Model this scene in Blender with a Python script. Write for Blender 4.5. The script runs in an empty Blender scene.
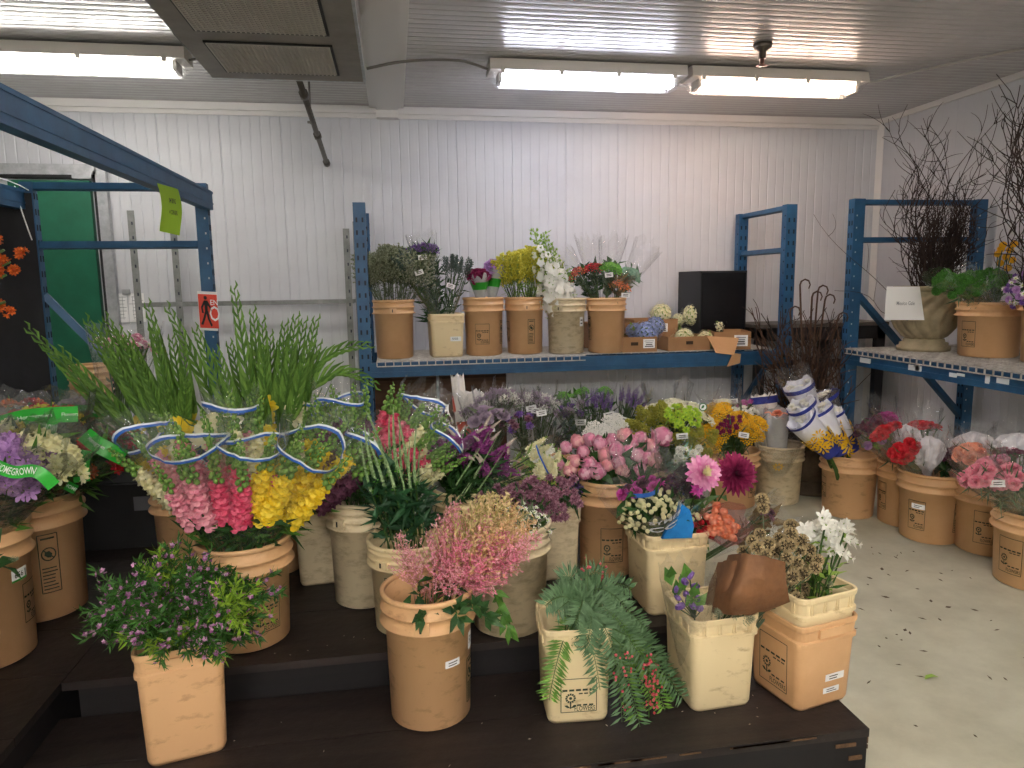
import bpy, math, random
from mathutils import Vector as V, Matrix
rnd = random.Random(11)
U = rnd.uniform
SC = bpy.context.scene
COL = SC.collection
sin, cos, pi = math.sin, math.cos, math.pi
Z3 = V((0, 0, 1))

# ------------------------------------------------------------------ camera
FOC, TH, PS, RO, HC = 710.0, math.radians(8.1), math.radians(9.27), math.radians(-0.8), 1.36
FW = V((sin(PS)*cos(TH), cos(PS)*cos(TH), -sin(TH)))
R0 = V((cos(PS), -sin(PS), 0)); U0 = V((sin(PS)*sin(TH), cos(PS)*sin(TH), cos(TH)))
RT = R0*cos(RO) + U0*sin(RO); UP = -R0*sin(RO) + U0*cos(RO)
cd = bpy.data.cameras.new('camera'); cam = bpy.data.objects.new('camera', cd); COL.objects.link(cam)
cd.sensor_width = 36; cd.lens = 36*FOC/1024; cd.clip_start = .02
M = Matrix((RT, UP, -FW)).transposed().to_4x4(); M.translation = V((0, 0, HC)); cam.matrix_world = M
SC.camera = cam

def W(px, py, z=None, Y=None, X=None):
    "a point of the room seen at a pixel of the photograph, on the plane z, Y or X"
    v = FW + RT*((px-512)/FOC) - UP*((py-384)/FOC)
    t = (z-HC)/v.z if z is not None else Y/v.y if Y is not None else X/v.x
    return V((0, 0, HC)) + v*t
def px_size(n, Y):
    return n*Y/FOC

# ------------------------------------------------------------------ materials
def lin(h):
    h = h.lstrip('#'); o = []
    for i in (0, 2, 4):
        c = int(h[i:i+2], 16)/255
        o.append(c/12.92 if c <= .04045 else ((c+.055)/1.055)**2.4)
    return (*o, 1)
MATS = {}
def mat(name, c, c2=None, rough=.5, metal=0, var='island', transl=0, bump=0, bscale=40, nscale=8, spec=.4, emit=0, lo=.35, hi=.65):
    if name in MATS: return MATS[name]
    m = bpy.data.materials.new(name); m.use_nodes = True; nt = m.node_tree; N = nt.nodes; L = nt.links
    b = N['Principled BSDF']; b.inputs['Base Color'].default_value = lin(c); b.inputs['Roughness'].default_value = rough
    b.inputs['Metallic'].default_value = metal; b.inputs['Specular IOR Level'].default_value = spec
    col = None
    if c2:
        r = N.new('ShaderNodeMix'); r.data_type = 'RGBA'
        r.inputs[6].default_value = lin(c); r.inputs[7].default_value = lin(c2)
        if var == 'island':
            g = N.new('ShaderNodeNewGeometry'); L.new(g.outputs['Random Per Island'], r.inputs[0])
        else:
            tc = N.new('ShaderNodeTexCoord'); mp = N.new('ShaderNodeMapping'); n = N.new('ShaderNodeTexNoise')
            if var == 'streak': mp.inputs['Scale'].default_value = (1, 1, 2.2)
            if var == 'grain': mp.inputs['Scale'].default_value = (.6, 9, 9)
            n.inputs['Scale'].default_value = nscale; n.inputs['Detail'].default_value = 9; n.inputs['Roughness'].default_value = .65
            cr = N.new('ShaderNodeValToRGB'); cr.color_ramp.elements[0].position = lo; cr.color_ramp.elements[1].position = hi
            L.new(tc.outputs['Object'], mp.inputs[0]); L.new(mp.outputs[0], n.inputs['Vector']); L.new(n.outputs[0], cr.inputs[0]); L.new(cr.outputs[0], r.inputs[0])
        col = r.outputs[2]; L.new(col, b.inputs['Base Color'])
    if bump:
        tc = N.new('ShaderNodeTexCoord'); n = N.new('ShaderNodeTexNoise'); n.inputs['Scale'].default_value = bscale; n.inputs['Detail'].default_value = 4
        bp = N.new('ShaderNodeBump'); bp.inputs['Strength'].default_value = bump; bp.inputs['Distance'].default_value = .01
        L.new(tc.outputs['Object'], n.inputs['Vector']); L.new(n.outputs[0], bp.inputs['Height']); L.new(bp.outputs[0], b.inputs['Normal'])
    if emit:
        b.inputs['Emission Color'].default_value = lin(c); b.inputs['Emission Strength'].default_value = emit
    if transl:
        t = N.new('ShaderNodeBsdfTranslucent'); mx = N.new('ShaderNodeMixShader'); mx.inputs[0].default_value = transl
        t.inputs[0].default_value = lin(c)
        if col: L.new(col, t.inputs[0])
        L.new(b.outputs[0], mx.inputs[1]); L.new(t.outputs[0], mx.inputs[2]); L.new(mx.outputs[0], N['Material Output'].inputs[0])
    MATS[name] = m
    return m
def film(name, tint='#ffffff', haze=.025, gl=.14):
    "clear crinkled cellophane"
    if name in MATS: return MATS[name]
    m = bpy.data.materials.new(name); m.use_nodes = True; nt = m.node_tree; N = nt.nodes; L = nt.links
    N.remove(N['Principled BSDF'])
    t = N.new('ShaderNodeBsdfTransparent'); t.inputs[0].default_value = lin(tint)
    g = N.new('ShaderNodeBsdfGlossy'); g.inputs['Roughness'].default_value = .08
    d = N.new('ShaderNodeBsdfDiffuse'); d.inputs[0].default_value = (.85, .87, .88, 1)
    lw = N.new('ShaderNodeLayerWeight'); lw.inputs[0].default_value = .35
    tc = N.new('ShaderNodeTexCoord'); n = N.new('ShaderNodeTexNoise'); n.inputs['Scale'].default_value = 22; n.inputs['Detail'].default_value = 3
    bp = N.new('ShaderNodeBump'); bp.inputs['Strength'].default_value = .9; bp.inputs['Distance'].default_value = .02
    L.new(tc.outputs['Object'], n.inputs['Vector']); L.new(n.outputs[0], bp.inputs['Height'])
    L.new(bp.outputs[0], g.inputs['Normal']); L.new(bp.outputs[0], lw.inputs['Normal'])
    ma = N.new('ShaderNodeMath'); ma.operation = 'MULTIPLY_ADD'; ma.inputs[1].default_value = .34; ma.inputs[2].default_value = gl*.3
    L.new(lw.outputs['Facing'], ma.inputs[0])
    m1 = N.new('ShaderNodeMixShader'); m2 = N.new('ShaderNodeMixShader'); m1.inputs[0].default_value = haze
    L.new(t.outputs[0], m1.inputs[1]); L.new(d.outputs[0], m1.inputs[2])
    L.new(ma.outputs[0], m2.inputs[0]); L.new(m1.outputs[0], m2.inputs[1]); L.new(g.outputs[0], m2.inputs[2])
    L.new(m2.outputs[0], N['Material Output'].inputs[0]); MATS[name] = m
    return m

# ------------------------------------------------------------------ mesh building
OCT = [(1,0,0),(-1,0,0),(0,1,0),(0,-1,0),(0,0,1),(0,0,-1)]
OCTF = [(0,2,4),(2,1,4),(1,3,4),(3,0,4),(2,0,5),(1,2,5),(3,1,5),(0,3,5)]
def ico(n=1):
    t = (1+5**.5)/2
    v = [V(p).normalized() for p in ((-1,t,0),(1,t,0),(-1,-t,0),(1,-t,0),(0,-1,t),(0,1,t),(0,-1,-t),(0,1,-t),(t,0,-1),(t,0,1),(-t,0,-1),(-t,0,1))]
    f = [(0,11,5),(0,5,1),(0,1,7),(0,7,10),(0,10,11),(1,5,9),(5,11,4),(11,10,2),(10,7,6),(7,1,8),(3,9,4),(3,4,2),(3,2,6),(3,6,8),(3,8,9),(4,9,5),(2,4,11),(6,2,10),(8,6,7),(9,8,1)]
    for _ in range(n-1):
        c = {}; g = []
        def mid(a, b):
            k = (min(a, b), max(a, b))
            if k not in c: c[k] = len(v); v.append((v[a]+v[b]).normalized())
            return c[k]
        for a, b, d in f:
            x, y, z = mid(a, b), mid(b, d), mid(d, a); g += [(a,x,z),(b,y,x),(d,z,y),(x,y,z)]
        f = g
    return v, f
ICO = {1: ico(1), 2: ico(2), 3: ico(3)}
def perp(d):
    a = d.cross(Z3)
    if a.length < 1e-4: a = V((1, 0, 0))
    a.normalize()
    return a, d.cross(a).normalized()
def rdir():
    z = U(-1, 1); a = U(0, 2*pi); r = (1-z*z)**.5
    return V((r*cos(a), r*sin(a), z))
def bez(a, b, c, n):
    return [a*(1-t)**2 + b*2*t*(1-t) + c*t*t for t in (i/n for i in range(n+1))]
class MB:
    def __init__(s): s.v = []; s.f = []; s.m = []; s.k = 0
    def add(s, vs, fs):
        o = len(s.v); s.v += vs
        for f in fs: s.f.append(tuple(i+o for i in f)); s.m.append(s.k)
    def tube(s, pts, r, n=5, r1=None):
        vs, fs = [], []; k = len(pts)
        u = None
        for i, p in enumerate(pts):
            d = (pts[min(i+1, k-1)]-pts[max(i-1, 0)])
            d = d.normalized() if d.length > 1e-9 else Z3
            if u is None: u, w = perp(d)
            else:
                u = u-d*u.dot(d); u = u.normalized() if u.length > 1e-6 else perp(d)[0]; w = d.cross(u)
            q = r[i] if isinstance(r, (list, tuple)) else (r if r1 is None else r+(r1-r)*i/(k-1))
            for j in range(n):
                a = 2*pi*j/n; vs.append(p+(u*cos(a)+w*sin(a))*q)
        for i in range(k-1):
            for j in range(n): fs.append((i*n+j, i*n+(j+1) % n, (i+1)*n+(j+1) % n, (i+1)*n+j))
        fs.append(tuple(range(n-1, -1, -1))); fs.append(tuple((k-1)*n+j for j in range(n)))
        s.add(vs, fs)
    def leaf(s, b, d, L, w, nr=None, bend=.15, fold=.15):
        d = d.normalized(); nr = nr or rdir(); nr = nr-d*nr.dot(d)
        nr = nr.normalized() if nr.length > 1e-5 else perp(d)[0]
        sd = d.cross(nr); m = b+d*(L*.45)
        s.add([b, m+sd*(w/2)+nr*(fold*w), m, m-sd*(w/2)+nr*(fold*w), b+d*L-nr*(bend*L)], [(0,1,2),(0,2,3),(1,4,2),(2,4,3)])
    def blade(s, pts, ws, nr):
        vs, fs = [], []; k = len(pts)
        for i, p in enumerate(pts):
            d = (pts[min(i+1, k-1)]-pts[max(i-1, 0)]).normalized(); sd = d.cross(nr)
            sd = sd.normalized() if sd.length > 1e-5 else perp(d)[0]; w = ws[i]/2
            n2 = sd.cross(d)
            vs += [p+sd*w+n2*w*.5, p, p-sd*w+n2*w*.5]
        for i in range(k-1):
            a = i*3; fs += [(a, a+1, a+4, a+3), (a+1, a+2, a+5, a+4)]
        s.add(vs, fs)
    def petal(s, b, d, L, w, nr, curl=.2, cup=.25, prof=(.35, .85, 1, .5), ruff=0):
        d = d.normalized(); nr = (nr-d*nr.dot(d)); nr = nr.normalized() if nr.length > 1e-5 else perp(d)[0]
        sd = d.cross(nr); vs, fs = [], []
        for i, t in enumerate((0, .35, .75, 1)):
            c = b+d*(L*t)+nr*(curl*L*t*t)
            for j in (-1, 0, 1):
                vs.append(c+sd*(j*w*.5*prof[i])+nr*(cup*w*.5*abs(j)*prof[i])+(nr*U(-ruff, ruff)*L if i > 1 else V()))
        for i in range(3):
            a = i*3; fs += [(a, a+1, a+4, a+3), (a+1, a+2, a+5, a+4)]
        s.add(vs, fs)
    def blob(s, c, r, k=0, sc=(1, 1, 1), jit=0):
        if k == 0: vs, fs = [V(p) for p in OCT], OCTF
        else: vs, fs = ICO[k]
        s.add([c+V((p.x*sc[0], p.y*sc[1], p.z*sc[2]))*(r*(1+U(-jit, jit))) for p in vs], fs)
    def box(s, c, sz, R=None):
        h = V(sz)/2; vs = []
        for x in (-1, 1):
            for y in (-1, 1):
                for z in (-1, 1):
                    p = V((x*h.x, y*h.y, z*h.z)); vs.append(V(c)+(R@p if R else p))
        s.add(vs, [(0,1,3,2),(4,6,7,5),(0,4,5,1),(2,3,7,6),(0,2,6,4),(1,5,7,3)])
    def bar(s, a, b, w, h, up=Z3):
        a, b = V(a), V(b); d = (b-a); L = d.length; d.normalize(); sd = d.cross(up).normalized(); u = sd.cross(d)
        s.box((a+b)/2, (L, w, h), Matrix((d, sd, u)).transposed())
    def quad(s, a, b, c, d): s.add([V(a), V(b), V(c), V(d)], [(0, 1, 2, 3)])
    def lathe(s, prof, n, c=V(), wob=None):
        vs, fs = [], []
        for r, z in prof:
            for j in range(n):
                a = 2*pi*j/n; q = r*(wob(a, z) if wob else 1)
                vs.append(V(c)+V((q*sin(a), -q*cos(a), z)))
        for i in range(len(prof)-1):
            for j in range(n): fs.append((i*n+j, i*n+(j+1) % n, (i+1)*n+(j+1) % n, (i+1)*n+j))
        s.add(vs, fs)
    def disc(s, c, r, n=12, nr=Z3):
        u, w = perp(nr); s.add([c+(u*cos(2*pi*j/n)+w*sin(2*pi*j/n))*r for j in range(n)], [tuple(range(n))])
    def mesh(s, name, mats, smooth=True, off=V()):
        me = bpy.data.meshes.new(name); me.from_pydata([v-off for v in s.v], [], s.f)
        for m in (mats if isinstance(mats, (list, tuple)) else [mats]): me.materials.append(m)
        me.polygons.foreach_set('material_index', s.m)
        if smooth: me.polygons.foreach_set('use_smooth', [True]*len(s.f))
        me.update()
        return me
    def build(s, name, mats, parent=None, smooth=False, origin=None):
        off = WL[parent.name] if parent else (origin if origin is not None else V())
        o = bpy.data.objects.new(name, s.mesh(name, mats, smooth, off)); COL.objects.link(o)
        if parent: o.parent = parent; WL[o.name] = WL[parent.name]
        else: o.location = off; WL[o.name] = off.copy()
        return o
WL = {}
def tag(o, label, cat, group=None):
    o['label'] = label; o['category'] = cat
    if group: o['group'] = group
    return o
def thing(name, label, cat, loc, group=None):
    o = bpy.data.objects.new(name, None); COL.objects.link(o); o.location = V(loc); WL[o.name] = V(loc); o.empty_display_size = .05
    return tag(o, label, cat, group)
def struct(o): o['kind'] = 'structure'; return o
def inst(me, name, parent, p, d=Z3, s=1, roll=None, sz=None):
    d = d.normalized(); u, w = perp(d); a = U(0, 2*pi) if roll is None else roll
    x = u*cos(a)+w*sin(a); y = d.cross(x)
    o = bpy.data.objects.new(name, me); COL.objects.link(o); o.parent = parent
    m = Matrix((x, y, d)).transposed().to_4x4() @ Matrix.Diagonal((s, s, sz or s, 1)); m.translation = V(p)-WL[parent.name]
    o.matrix_local = m; WL[o.name] = WL[parent.name]
    return o
TXT = {}
def text_geo(t):
    "flat glyph outlines of a string: (verts, faces), about one unit high, centred"
    if t not in TXT:
        cu = bpy.data.curves.new('glyphs', 'FONT'); cu.body = t.lstrip('*'); cu.offset = .025 if t[0] == '*' else .006; cu.resolution_u = 2; cu.align_x = 'CENTER'; cu.align_y = 'CENTER'
        ob = bpy.data.objects.new('glyphs', cu); me = bpy.data.meshes.new_from_object(ob)
        TXT[t] = ([v.co.copy() for v in me.vertices], [tuple(p.vertices) for p in me.polygons])
        bpy.data.objects.remove(ob); bpy.data.curves.remove(cu); bpy.data.meshes.remove(me)
    return TXT[t]
def text(mb, t, h, f, sx=1, w=None):
    "adds a string h high; f maps (x, y) on the label to a point of its surface"
    vs, fs = text_geo(t)
    if w:
        ww = max(v.x for v in vs)-min(v.x for v in vs); sx = w/(ww*h*1.3)
    mb.add([f(v.x*h*sx*1.3, v.y*h*1.3) for v in vs], fs)
def plane_map(c, u, v): return lambda x, y: c+u*x+v*y
# ------------------------------------------------------------------ palette
G_STEM = mat('stem_green', '#4a6a2c', '#34521f', .5, transl=.1)
G_DARK = mat('leaf_dark', '#1f3f1e', '#335a29', .45, transl=.2)
G_MID = mat('leaf_mid', '#386424', '#5c8a36', .45, transl=.25)
G_LITE = mat('leaf_light', '#769c3c', '#a0bf58', .45, transl=.25)
G_GREY = mat('leaf_grey', '#5c6c50', '#7f8b6c', .6, transl=.15)
G_SAGE = mat('leaf_sage', '#456044', '#688460', .5, transl=.2)
WOOD_DK = mat('twig_dark', '#241a17', '#3a2c26', .8)
WOOD_BR = mat('twig_brown', '#35241b', '#553c2b', .8)
def pet(name, a, b): return mat('petal_'+name, a, b, .55, transl=.3, spec=.25)
P_PINK = pet('pink', '#d87aa2', '#fbd9e4'); P_HOT = pet('hot', '#e0466e', '#ee7692'); P_ROSE = pet('rose', '#e58ba2', '#f3b3bd')
P_YEL = pet('yellow', '#f4d21e', '#fbe652'); P_GOLD = pet('gold', '#f0b418', '#fad23c'); P_WHITE = pet('white', '#f2f1e8', '#fbfaf4')
P_CREAM = pet('cream', '#eee8b4', '#f6f3d4'); P_LILAC = pet('lilac', '#b78ac8', '#d0a8da'); P_VIOLET = pet('violet', '#6b4a94', '#8e6cb4')
P_PURPLE = pet('purple', '#8e3f86', '#b45ca4'); P_MAG = pet('magenta', '#c0409a', '#d86ab8'); P_BURG = pet('burgundy', '#7c2048', '#9b2f5e')
P_WINE = pet('wine', '#5a3048', '#7a4a62'); P_MUM = pet('mum', '#6e4052', '#a87e8e'); P_RED = pet('red', '#c81e2c', '#e0404a')
P_PEACH = pet('peach', '#f3a184', '#f9bfa2'); P_ORANGE = pet('orange', '#e8703c', '#f59a64'); P_BLUE = pet('blue', '#8d9fd0', '#aebde2')
P_LIME = pet('lime', '#a9cc3a', '#c6e05a'); P_GRN = pet('green', '#5fa53a', '#86c454'); P_BLUSH = pet('blush', '#ea9fb0', '#f6cfc8')
P_OLIVE = pet('olive', '#a7a83c', '#c2c05c'); P_DUSTY = pet('dusty', '#a58fa8', '#c2b0c2'); P_TAN = pet('beige', '#d8a880', '#e2bc8c')
FILM = film('cellophane'); FILM2 = film('cellophane_smoky', '#d8dcd6', .05)
PAPER_W = mat('tissue_white', '#e9e6ea', None, .8, bump=.5, bscale=25, transl=.2)
PAPER_BR = mat('kraft_brown', '#7c5434', '#64432a', .7, var='noise', nscale=14, bump=.8, bscale=18)
TAGM = mat('tag_white', '#efefee', None, .6); INK = mat('ink_black', '#1e1c1a', None, .7); INKG = mat('ink_green_black', '#2c3a28', None, .7)
B_BLUE = mat('band_blue', '#2f62b4', None, .4); B_WHITE = mat('band_white', '#e8ecf0', None, .4); B_GREEN = mat('band_green', '#2f9a2c', None, .4)

# ------------------------------------------------------------------ flower shapes (unit size, facing +Z)
PR = {}
def proto(name, mats):
    def deco(fn):
        mb = MB(); fn(mb); PR[name] = mb.mesh(name, mats); return PR[name]
    return deco
def h_carnation(mb, n=4, dens=1):
    mb.k = 1; mb.lathe([(.12, -.9), (.22, -.75), (.26, -.2), (.1, -.1)], 6)
    mb.k = 0
    for ring, (tilt, L, cnt) in enumerate(((80, 1, 12), (60, .95, 11), (40, .85, 9), (20, .75, 7), (5, .6, 4))):
        for i in range(int(cnt*dens)):
            a = 2*pi*(i+U(-.3, .3))/cnt+ring; t = math.radians(tilt+U(-12, 12))
            d = V((sin(t)*cos(a), sin(t)*sin(a), cos(t)))
            n_ = V((-cos(t)*cos(a), -cos(t)*sin(a), sin(t)))
            mb.petal(V((0, 0, -.3)), d, L*U(.9, 1.1), .62, n_, U(-.2, .1), .1, (.25, .6, 1, .9), .1)
def h_peony(mb):
    mb.k = 1
    for i in range(5):
        a = 2*pi*i/5; mb.leaf(V((0, 0, -.8)), V((cos(a), sin(a), .2)), .7, .4, V((0, 0, -1)))
    mb.k = 2; mb.blob(V((0, 0, -.02)), .6, 2); mb.k = 0
    for ring, (lat, cnt, R) in enumerate(((-45, 7, .86), (-15, 8, .9), (12, 8, .88), (38, 7, .84), (62, 5, .8), (80, 3, .76))):
        for i in range(cnt):
            a = 2*pi*(i+U(-.25, .25))/cnt+ring*.5; b = math.radians(lat+U(-7, 7))
            rad = V((cos(b)*cos(a), cos(b)*sin(a), sin(b))); up = V((-sin(b)*cos(a), -sin(b)*sin(a), cos(b)))
            mb.petal(rad*R*U(.75, .95)-up*.34, (up+rad*U(.4, .8)), .84, .62, -rad, .55, .55, (.5, .95, 1, .55), .09)
def h_dahlia(mb, n=110, L=1, w=.3):
    mb.k = 2; mb.blob(V((0, 0, .22)), .16, 1)
    for i in range(n):
        f = (i+.5)/n; a = i*2.39996; t = math.radians(12+88*f**.8+U(-5, 5)); mb.k = 0 if f > .22 else 1
        d = V((sin(t)*cos(a), sin(t)*sin(a), cos(t))); nr = V((-cos(t)*cos(a), -cos(t)*sin(a), sin(t)))
        mb.petal(V((0, 0, .1-.2*f)), d, L*(.35+.65*f**.6)*U(.93, 1.05), w*(.6+.4*f), nr, .12, .5, (.4, .9, .95, .2))
def h_mum(mb, n=34):
    mb.k = 1; mb.blob(V((0, 0, .1)), .3, 1, (1, 1, .5)); mb.k = 0
    for i in range(n):
        f = (i+.5)/n; a = i*2.39996; t = math.radians(30+62*f)
        d = V((sin(t)*cos(a), sin(t)*sin(a), cos(t))); nr = V((-cos(t)*cos(a), -cos(t)*sin(a), sin(t)))
        mb.leaf(V((0, 0, 0)), d, .45+.55*f, .34, nr, -.1, .2)
def h_daisy(mb, n=11):
    mb.k = 1; mb.blob(V((0, 0, .06)), .34, 1, (1, 1, .55)); mb.k = 0
    for i in range(n):
        a = 2*pi*i/n; d = V((cos(a), sin(a), U(-.1, .15))); mb.leaf(V(), d, 1, .5, Z3, .05, .1)
def h_trumpet(mb, n=6, open_=50, w=.55):
    mb.k = 1; mb.tube([V((0, 0, -.9)), V((0, 0, -.2))], .09, 5, .16); mb.k = 0
    for i in range(n):
        a = 2*pi*i/n; t = math.radians(open_*(.6 if i % 2 else .75)); d = V((sin(t)*cos(a), sin(t)*sin(a), cos(t)))
        mb.petal(V((cos(a)*.08, sin(a)*.08, -.3)), d, 1.15, w, V((-cos(t)*cos(a), -cos(t)*sin(a), sin(t))), -.35, .3, (.35, .75, 1, .35))
def h_cluster(mb, n=5, k=.55, fn=h_trumpet, spread=60):
    for i in range(n):
        sub = MB(); fn(sub); t = math.radians(U(10, spread)); a = 2*pi*i/n+U(-.3, .3); d = V((sin(t)*cos(a), sin(t)*sin(a), cos(t)))
        u, w = perp(d); p = d*.55
        o = len(mb.v); mb.v += [p+(u*v.x+w*v.y+d*v.z)*k for v in sub.v]; mb.f += [tuple(q+o for q in f) for f in sub.f]; mb.m += sub.m
def h_tulip(mb):
    mb.k = 1; mb.blob(V((0, 0, -.55)), .2, 1); mb.k = 0; mb.blob(V((0, 0, 0)), .55, 2, (1, 1, 1.25))
    for i in range(6):
        a = 2*pi*i/6; d = V((cos(a)*.25, sin(a)*.25, 1)); mb.petal(V((cos(a)*.4, sin(a)*.4, -.6)), d, 1.5, .85, V((-cos(a), -sin(a), .2)), .3, .35, (.6, 1, .8, .2))
def h_umbel(mb, n=46, bl=.13, dome=.3):
    for i in range(n):
        r = ((i+.5)/n)**.5; a = i*2.39996; p = V((r*cos(a), r*sin(a), -dome*r*r+U(-.05, .05)))
        mb.k = 0; mb.blob(p, bl*U(.8, 1.2), 1, (1, 1, .6), .2)
        if i % 3 == 0: mb.k = 1; mb.tube([V((0, 0, -.9)), p*.7-V((0, 0, .2)), p], .02, 3)
def h_hydrangea(mb):
    mb.k = 1; mb.blob(V(), .7, 2); mb.k = 0
    for i in range(80):
        z = 1-1.75*(i+.5)/80; a = i*2.39996; r = (max(0, 1-z*z))**.5; d = V((r*cos(a), r*sin(a), z)); u, w = perp(d); ph = U(0, 1.5)
        for j in range(4):
            b = ph+j*pi/2; e = u*cos(b)+w*sin(b); mb.leaf(d*U(.82, .95), e+d*.25, .24, .24, d, .05, .05)
def h_fuzz(mb, n=420):
    mb.k = 0; mb.blob(V(), .72, 2)
    for i in range(n):
        z = 1-1.7*(i+.5)/n; a = i*2.39996; r = (max(0, 1-z*z))**.5; d = V((r*cos(a), r*sin(a), z))
        mb.leaf(d*.6, d+rdir()*.25, U(.35, .48), .09)
def h_billy(mb):
    mb.blob(V(), .85, 2)
    for i in range(120):
        z = 1-2*(i+.5)/120; a = i*2.39996; r = (1-z*z)**.5; mb.blob(V((r*cos(a), r*sin(a), z))*.9, .13)
def h_pod(mb):
    mb.k = 1; mb.blob(V(), .72, 2); n = 46
    for i in range(n):
        z = 1-1.95*(i+.5)/n; a = i*2.39996; r = (max(0, 1-z*z))**.5; d = V((r*cos(a), r*sin(a), z)); u, w = perp(d)
        k = 8; b0 = [d*.7+(u*cos(2*pi*j/k)+w*sin(2*pi*j/k))*.08 for j in range(k)]
        b1 = [d*1.02+(u*cos(2*pi*j/k)+w*sin(2*pi*j/k))*(.2 if j % 2 else .165) for j in range(k)]
        mb.k = 0; mb.add(b0+b1, [(j, (j+1) % k, k+(j+1) % k, k+j) for j in range(k)])
        mb.k = 1; mb.leaf(d*.75, d, .3, .06)
def h_snap(mb, L=1., tip=.55):
    "snapdragon spike, base at the origin, L long; florets 0, stem and buds 1"
    mb.k = 1; mb.tube([V((0, 0, -.5)), V((0, 0, L))], .012, 5, .006)
    for i in range(54):
        t = i/53; a = i*2.39996; z = L*t; o = V((cos(a), sin(a), 0)); s = .088*(1-t)**.6+.016
        if t < tip:
            mb.k = 0; mb.blob(V((0, 0, z))+o*s*.6, s*.55, 1)
            for dz in (.9, -.5):
                for da in (-.5, .5):
                    e = V((cos(a+da), sin(a+da), dz)); mb.petal(V((0, 0, z))+o*s*.6, e, s*.88, s*.85, V((-o.x*dz, -o.y*dz, 1)), -.3, .2)
        else: mb.k = 2; mb.blob(V((0, 0, z))+o*s*.75, s*.5, 1, (1, 1, 1.2))
    mb.k = 1
    for i in range(8):
        a = U(0, 6.3); mb.leaf(V((0, 0, U(-.45, 0))), V((cos(a), sin(a), .6)), U(.2, .3), .06)
def h_spike(mb, L=1, r=.06, n=150, k2=.55, bend=.25, body=0, tail=1):
    "dense tapering spike; the tip in the second material"
    pts = [V((bend*t*t, 0, L*t)) for t in (i/10 for i in range(11))]
    mb.k = 1; mb.tube(pts, .012, 4, .004)
    for i in range(n):
        t = i/n; f = t*10; j = min(9, int(f)); p = pts[j].lerp(pts[j+1], f-j); a = i*2.39996; q = r*(1-t)**.75+.012; o = V((cos(a), sin(a), .5))
        mb.k = body if t < k2 else tail
        if t < k2: mb.leaf(p+o*q*.2, o, q*1.25, q*.7)
        else: mb.blob(p+o*q*.4, q*.55)
def h_statice(mb, n=70, r=.35):
    for i in range(9):
        a = i*2.4; e = V((cos(a)*r*U(.4, 1), sin(a)*r*U(.4, 1), 0)); mb.k = 1; mb.tube([V((0, 0, -.8)), e*.5+V((0, 0, -.2)), e+V((0, 0, .2))], .02, 3)
    mb.k = 0
    for i in range(n):
        a = U(0, 6.3); q = r*U(0, 1)**.5; p = V((cos(a)*q, sin(a)*q, U(-.3, .35))); mb.leaf(p, V((cos(a)*.4, sin(a)*.4, 1)), .22, .14)
def h_spray(mb, n=26, L=1, r=.32, dots=4, dsz=.025, up=.9, c0=0, start=.15):
    "airy plume of fine branchlets: solidago, caspia, baby's breath"
    mb.k = 1; mb.tube([V((0, 0, -.3)), V((0, 0, L*.95))], .012, 4, .004)
    for i in range(n):
        t = start+(1-start)*i/n; a = i*2.39996; q = r*(1-t*.75); b = V((0, 0, L*t*.9)); e = b+V((cos(a)*q, sin(a)*q, q*up)); m = (b+e)/2-V((0, 0, q*.1))
        mb.k = 1; mb.tube([b, m, e], .006, 3)
        mb.k = c0
        for j in range(dots):
            p = m.lerp(e, j/max(1, dots-1)); mb.blob(p+rdir()*.02, dsz*U(.7, 1.3))
def h_astilbe(mb):
    mb.k = 1; mb.tube([V((0, 0, -.5)), V((0, 0, 1))], .014, 4, .005)
    for i in range(38):
        t = i/38; a = i*2.39996; q = .34*(1-t)**.85+.03; b = V((0, 0, t)); e = b+V((cos(a)*q, sin(a)*q, q*1.05)); m = b.lerp(e, .5)-V((0, 0, q*.12))
        mb.k = 1; mb.tube([b, m, e], .007, 3, .003); mb.k = 0
        k = 4+int(14*(1-t))
        for j in range(k):
            f = .15+.85*j/k; p = (b*(1-f)**2+m*2*f*(1-f)+e*f*f); mb.leaf(p, rdir()+V((0, 0, .3)), .055*U(.7, 1.2), .026)
def h_delph(mb, n=46):
    mb.k = 1; mb.tube([V((0, 0, -.3)), V((0, 0, 1))], .014, 4, .006)
    for i in range(n):
        t = i/n; a = i*2.39996; q = .17*(1-t)**.6+.02; o = V((cos(a), sin(a), .15)); p = V((0, 0, t))+o*q
        mb.k = 1; mb.tube([V((0, 0, t-.03)), p], .005, 3)
        if t < .72:
            mb.k = 0; u, w = perp(o)
            for j in range(5): mb.leaf(p, u*cos(j*1.26)+w*sin(j*1.26)+o*.3, .085*(1-t*.5), .075, o)
        else: mb.k = 1; mb.blob(p, .02, 0, (1, 1, 1.3))
        if i % 3 == 0: mb.k = 1; mb.leaf(p, o, .09, .03)
def h_freesia(mb):
    for i in range(6):
        a = i*2.1; t = math.radians(20+i*11); sub = MB(); h_trumpet(sub, 6, 55, .6); k = .42 if i < 4 else .22
        d = V((sin(t), .35*(-1)**i, cos(t))).normalized(); p = V((-.55+i*.27, .1*(-1)**i, .1-.03*i)); u, w = perp(d); o = len(mb.v)
        mb.v += [p+(u*v.x+w*v.y+d*v.z)*k for v in sub.v]; mb.f += [tuple(q+o for q in f) for f in sub.f]; mb.m += sub.m
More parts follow.
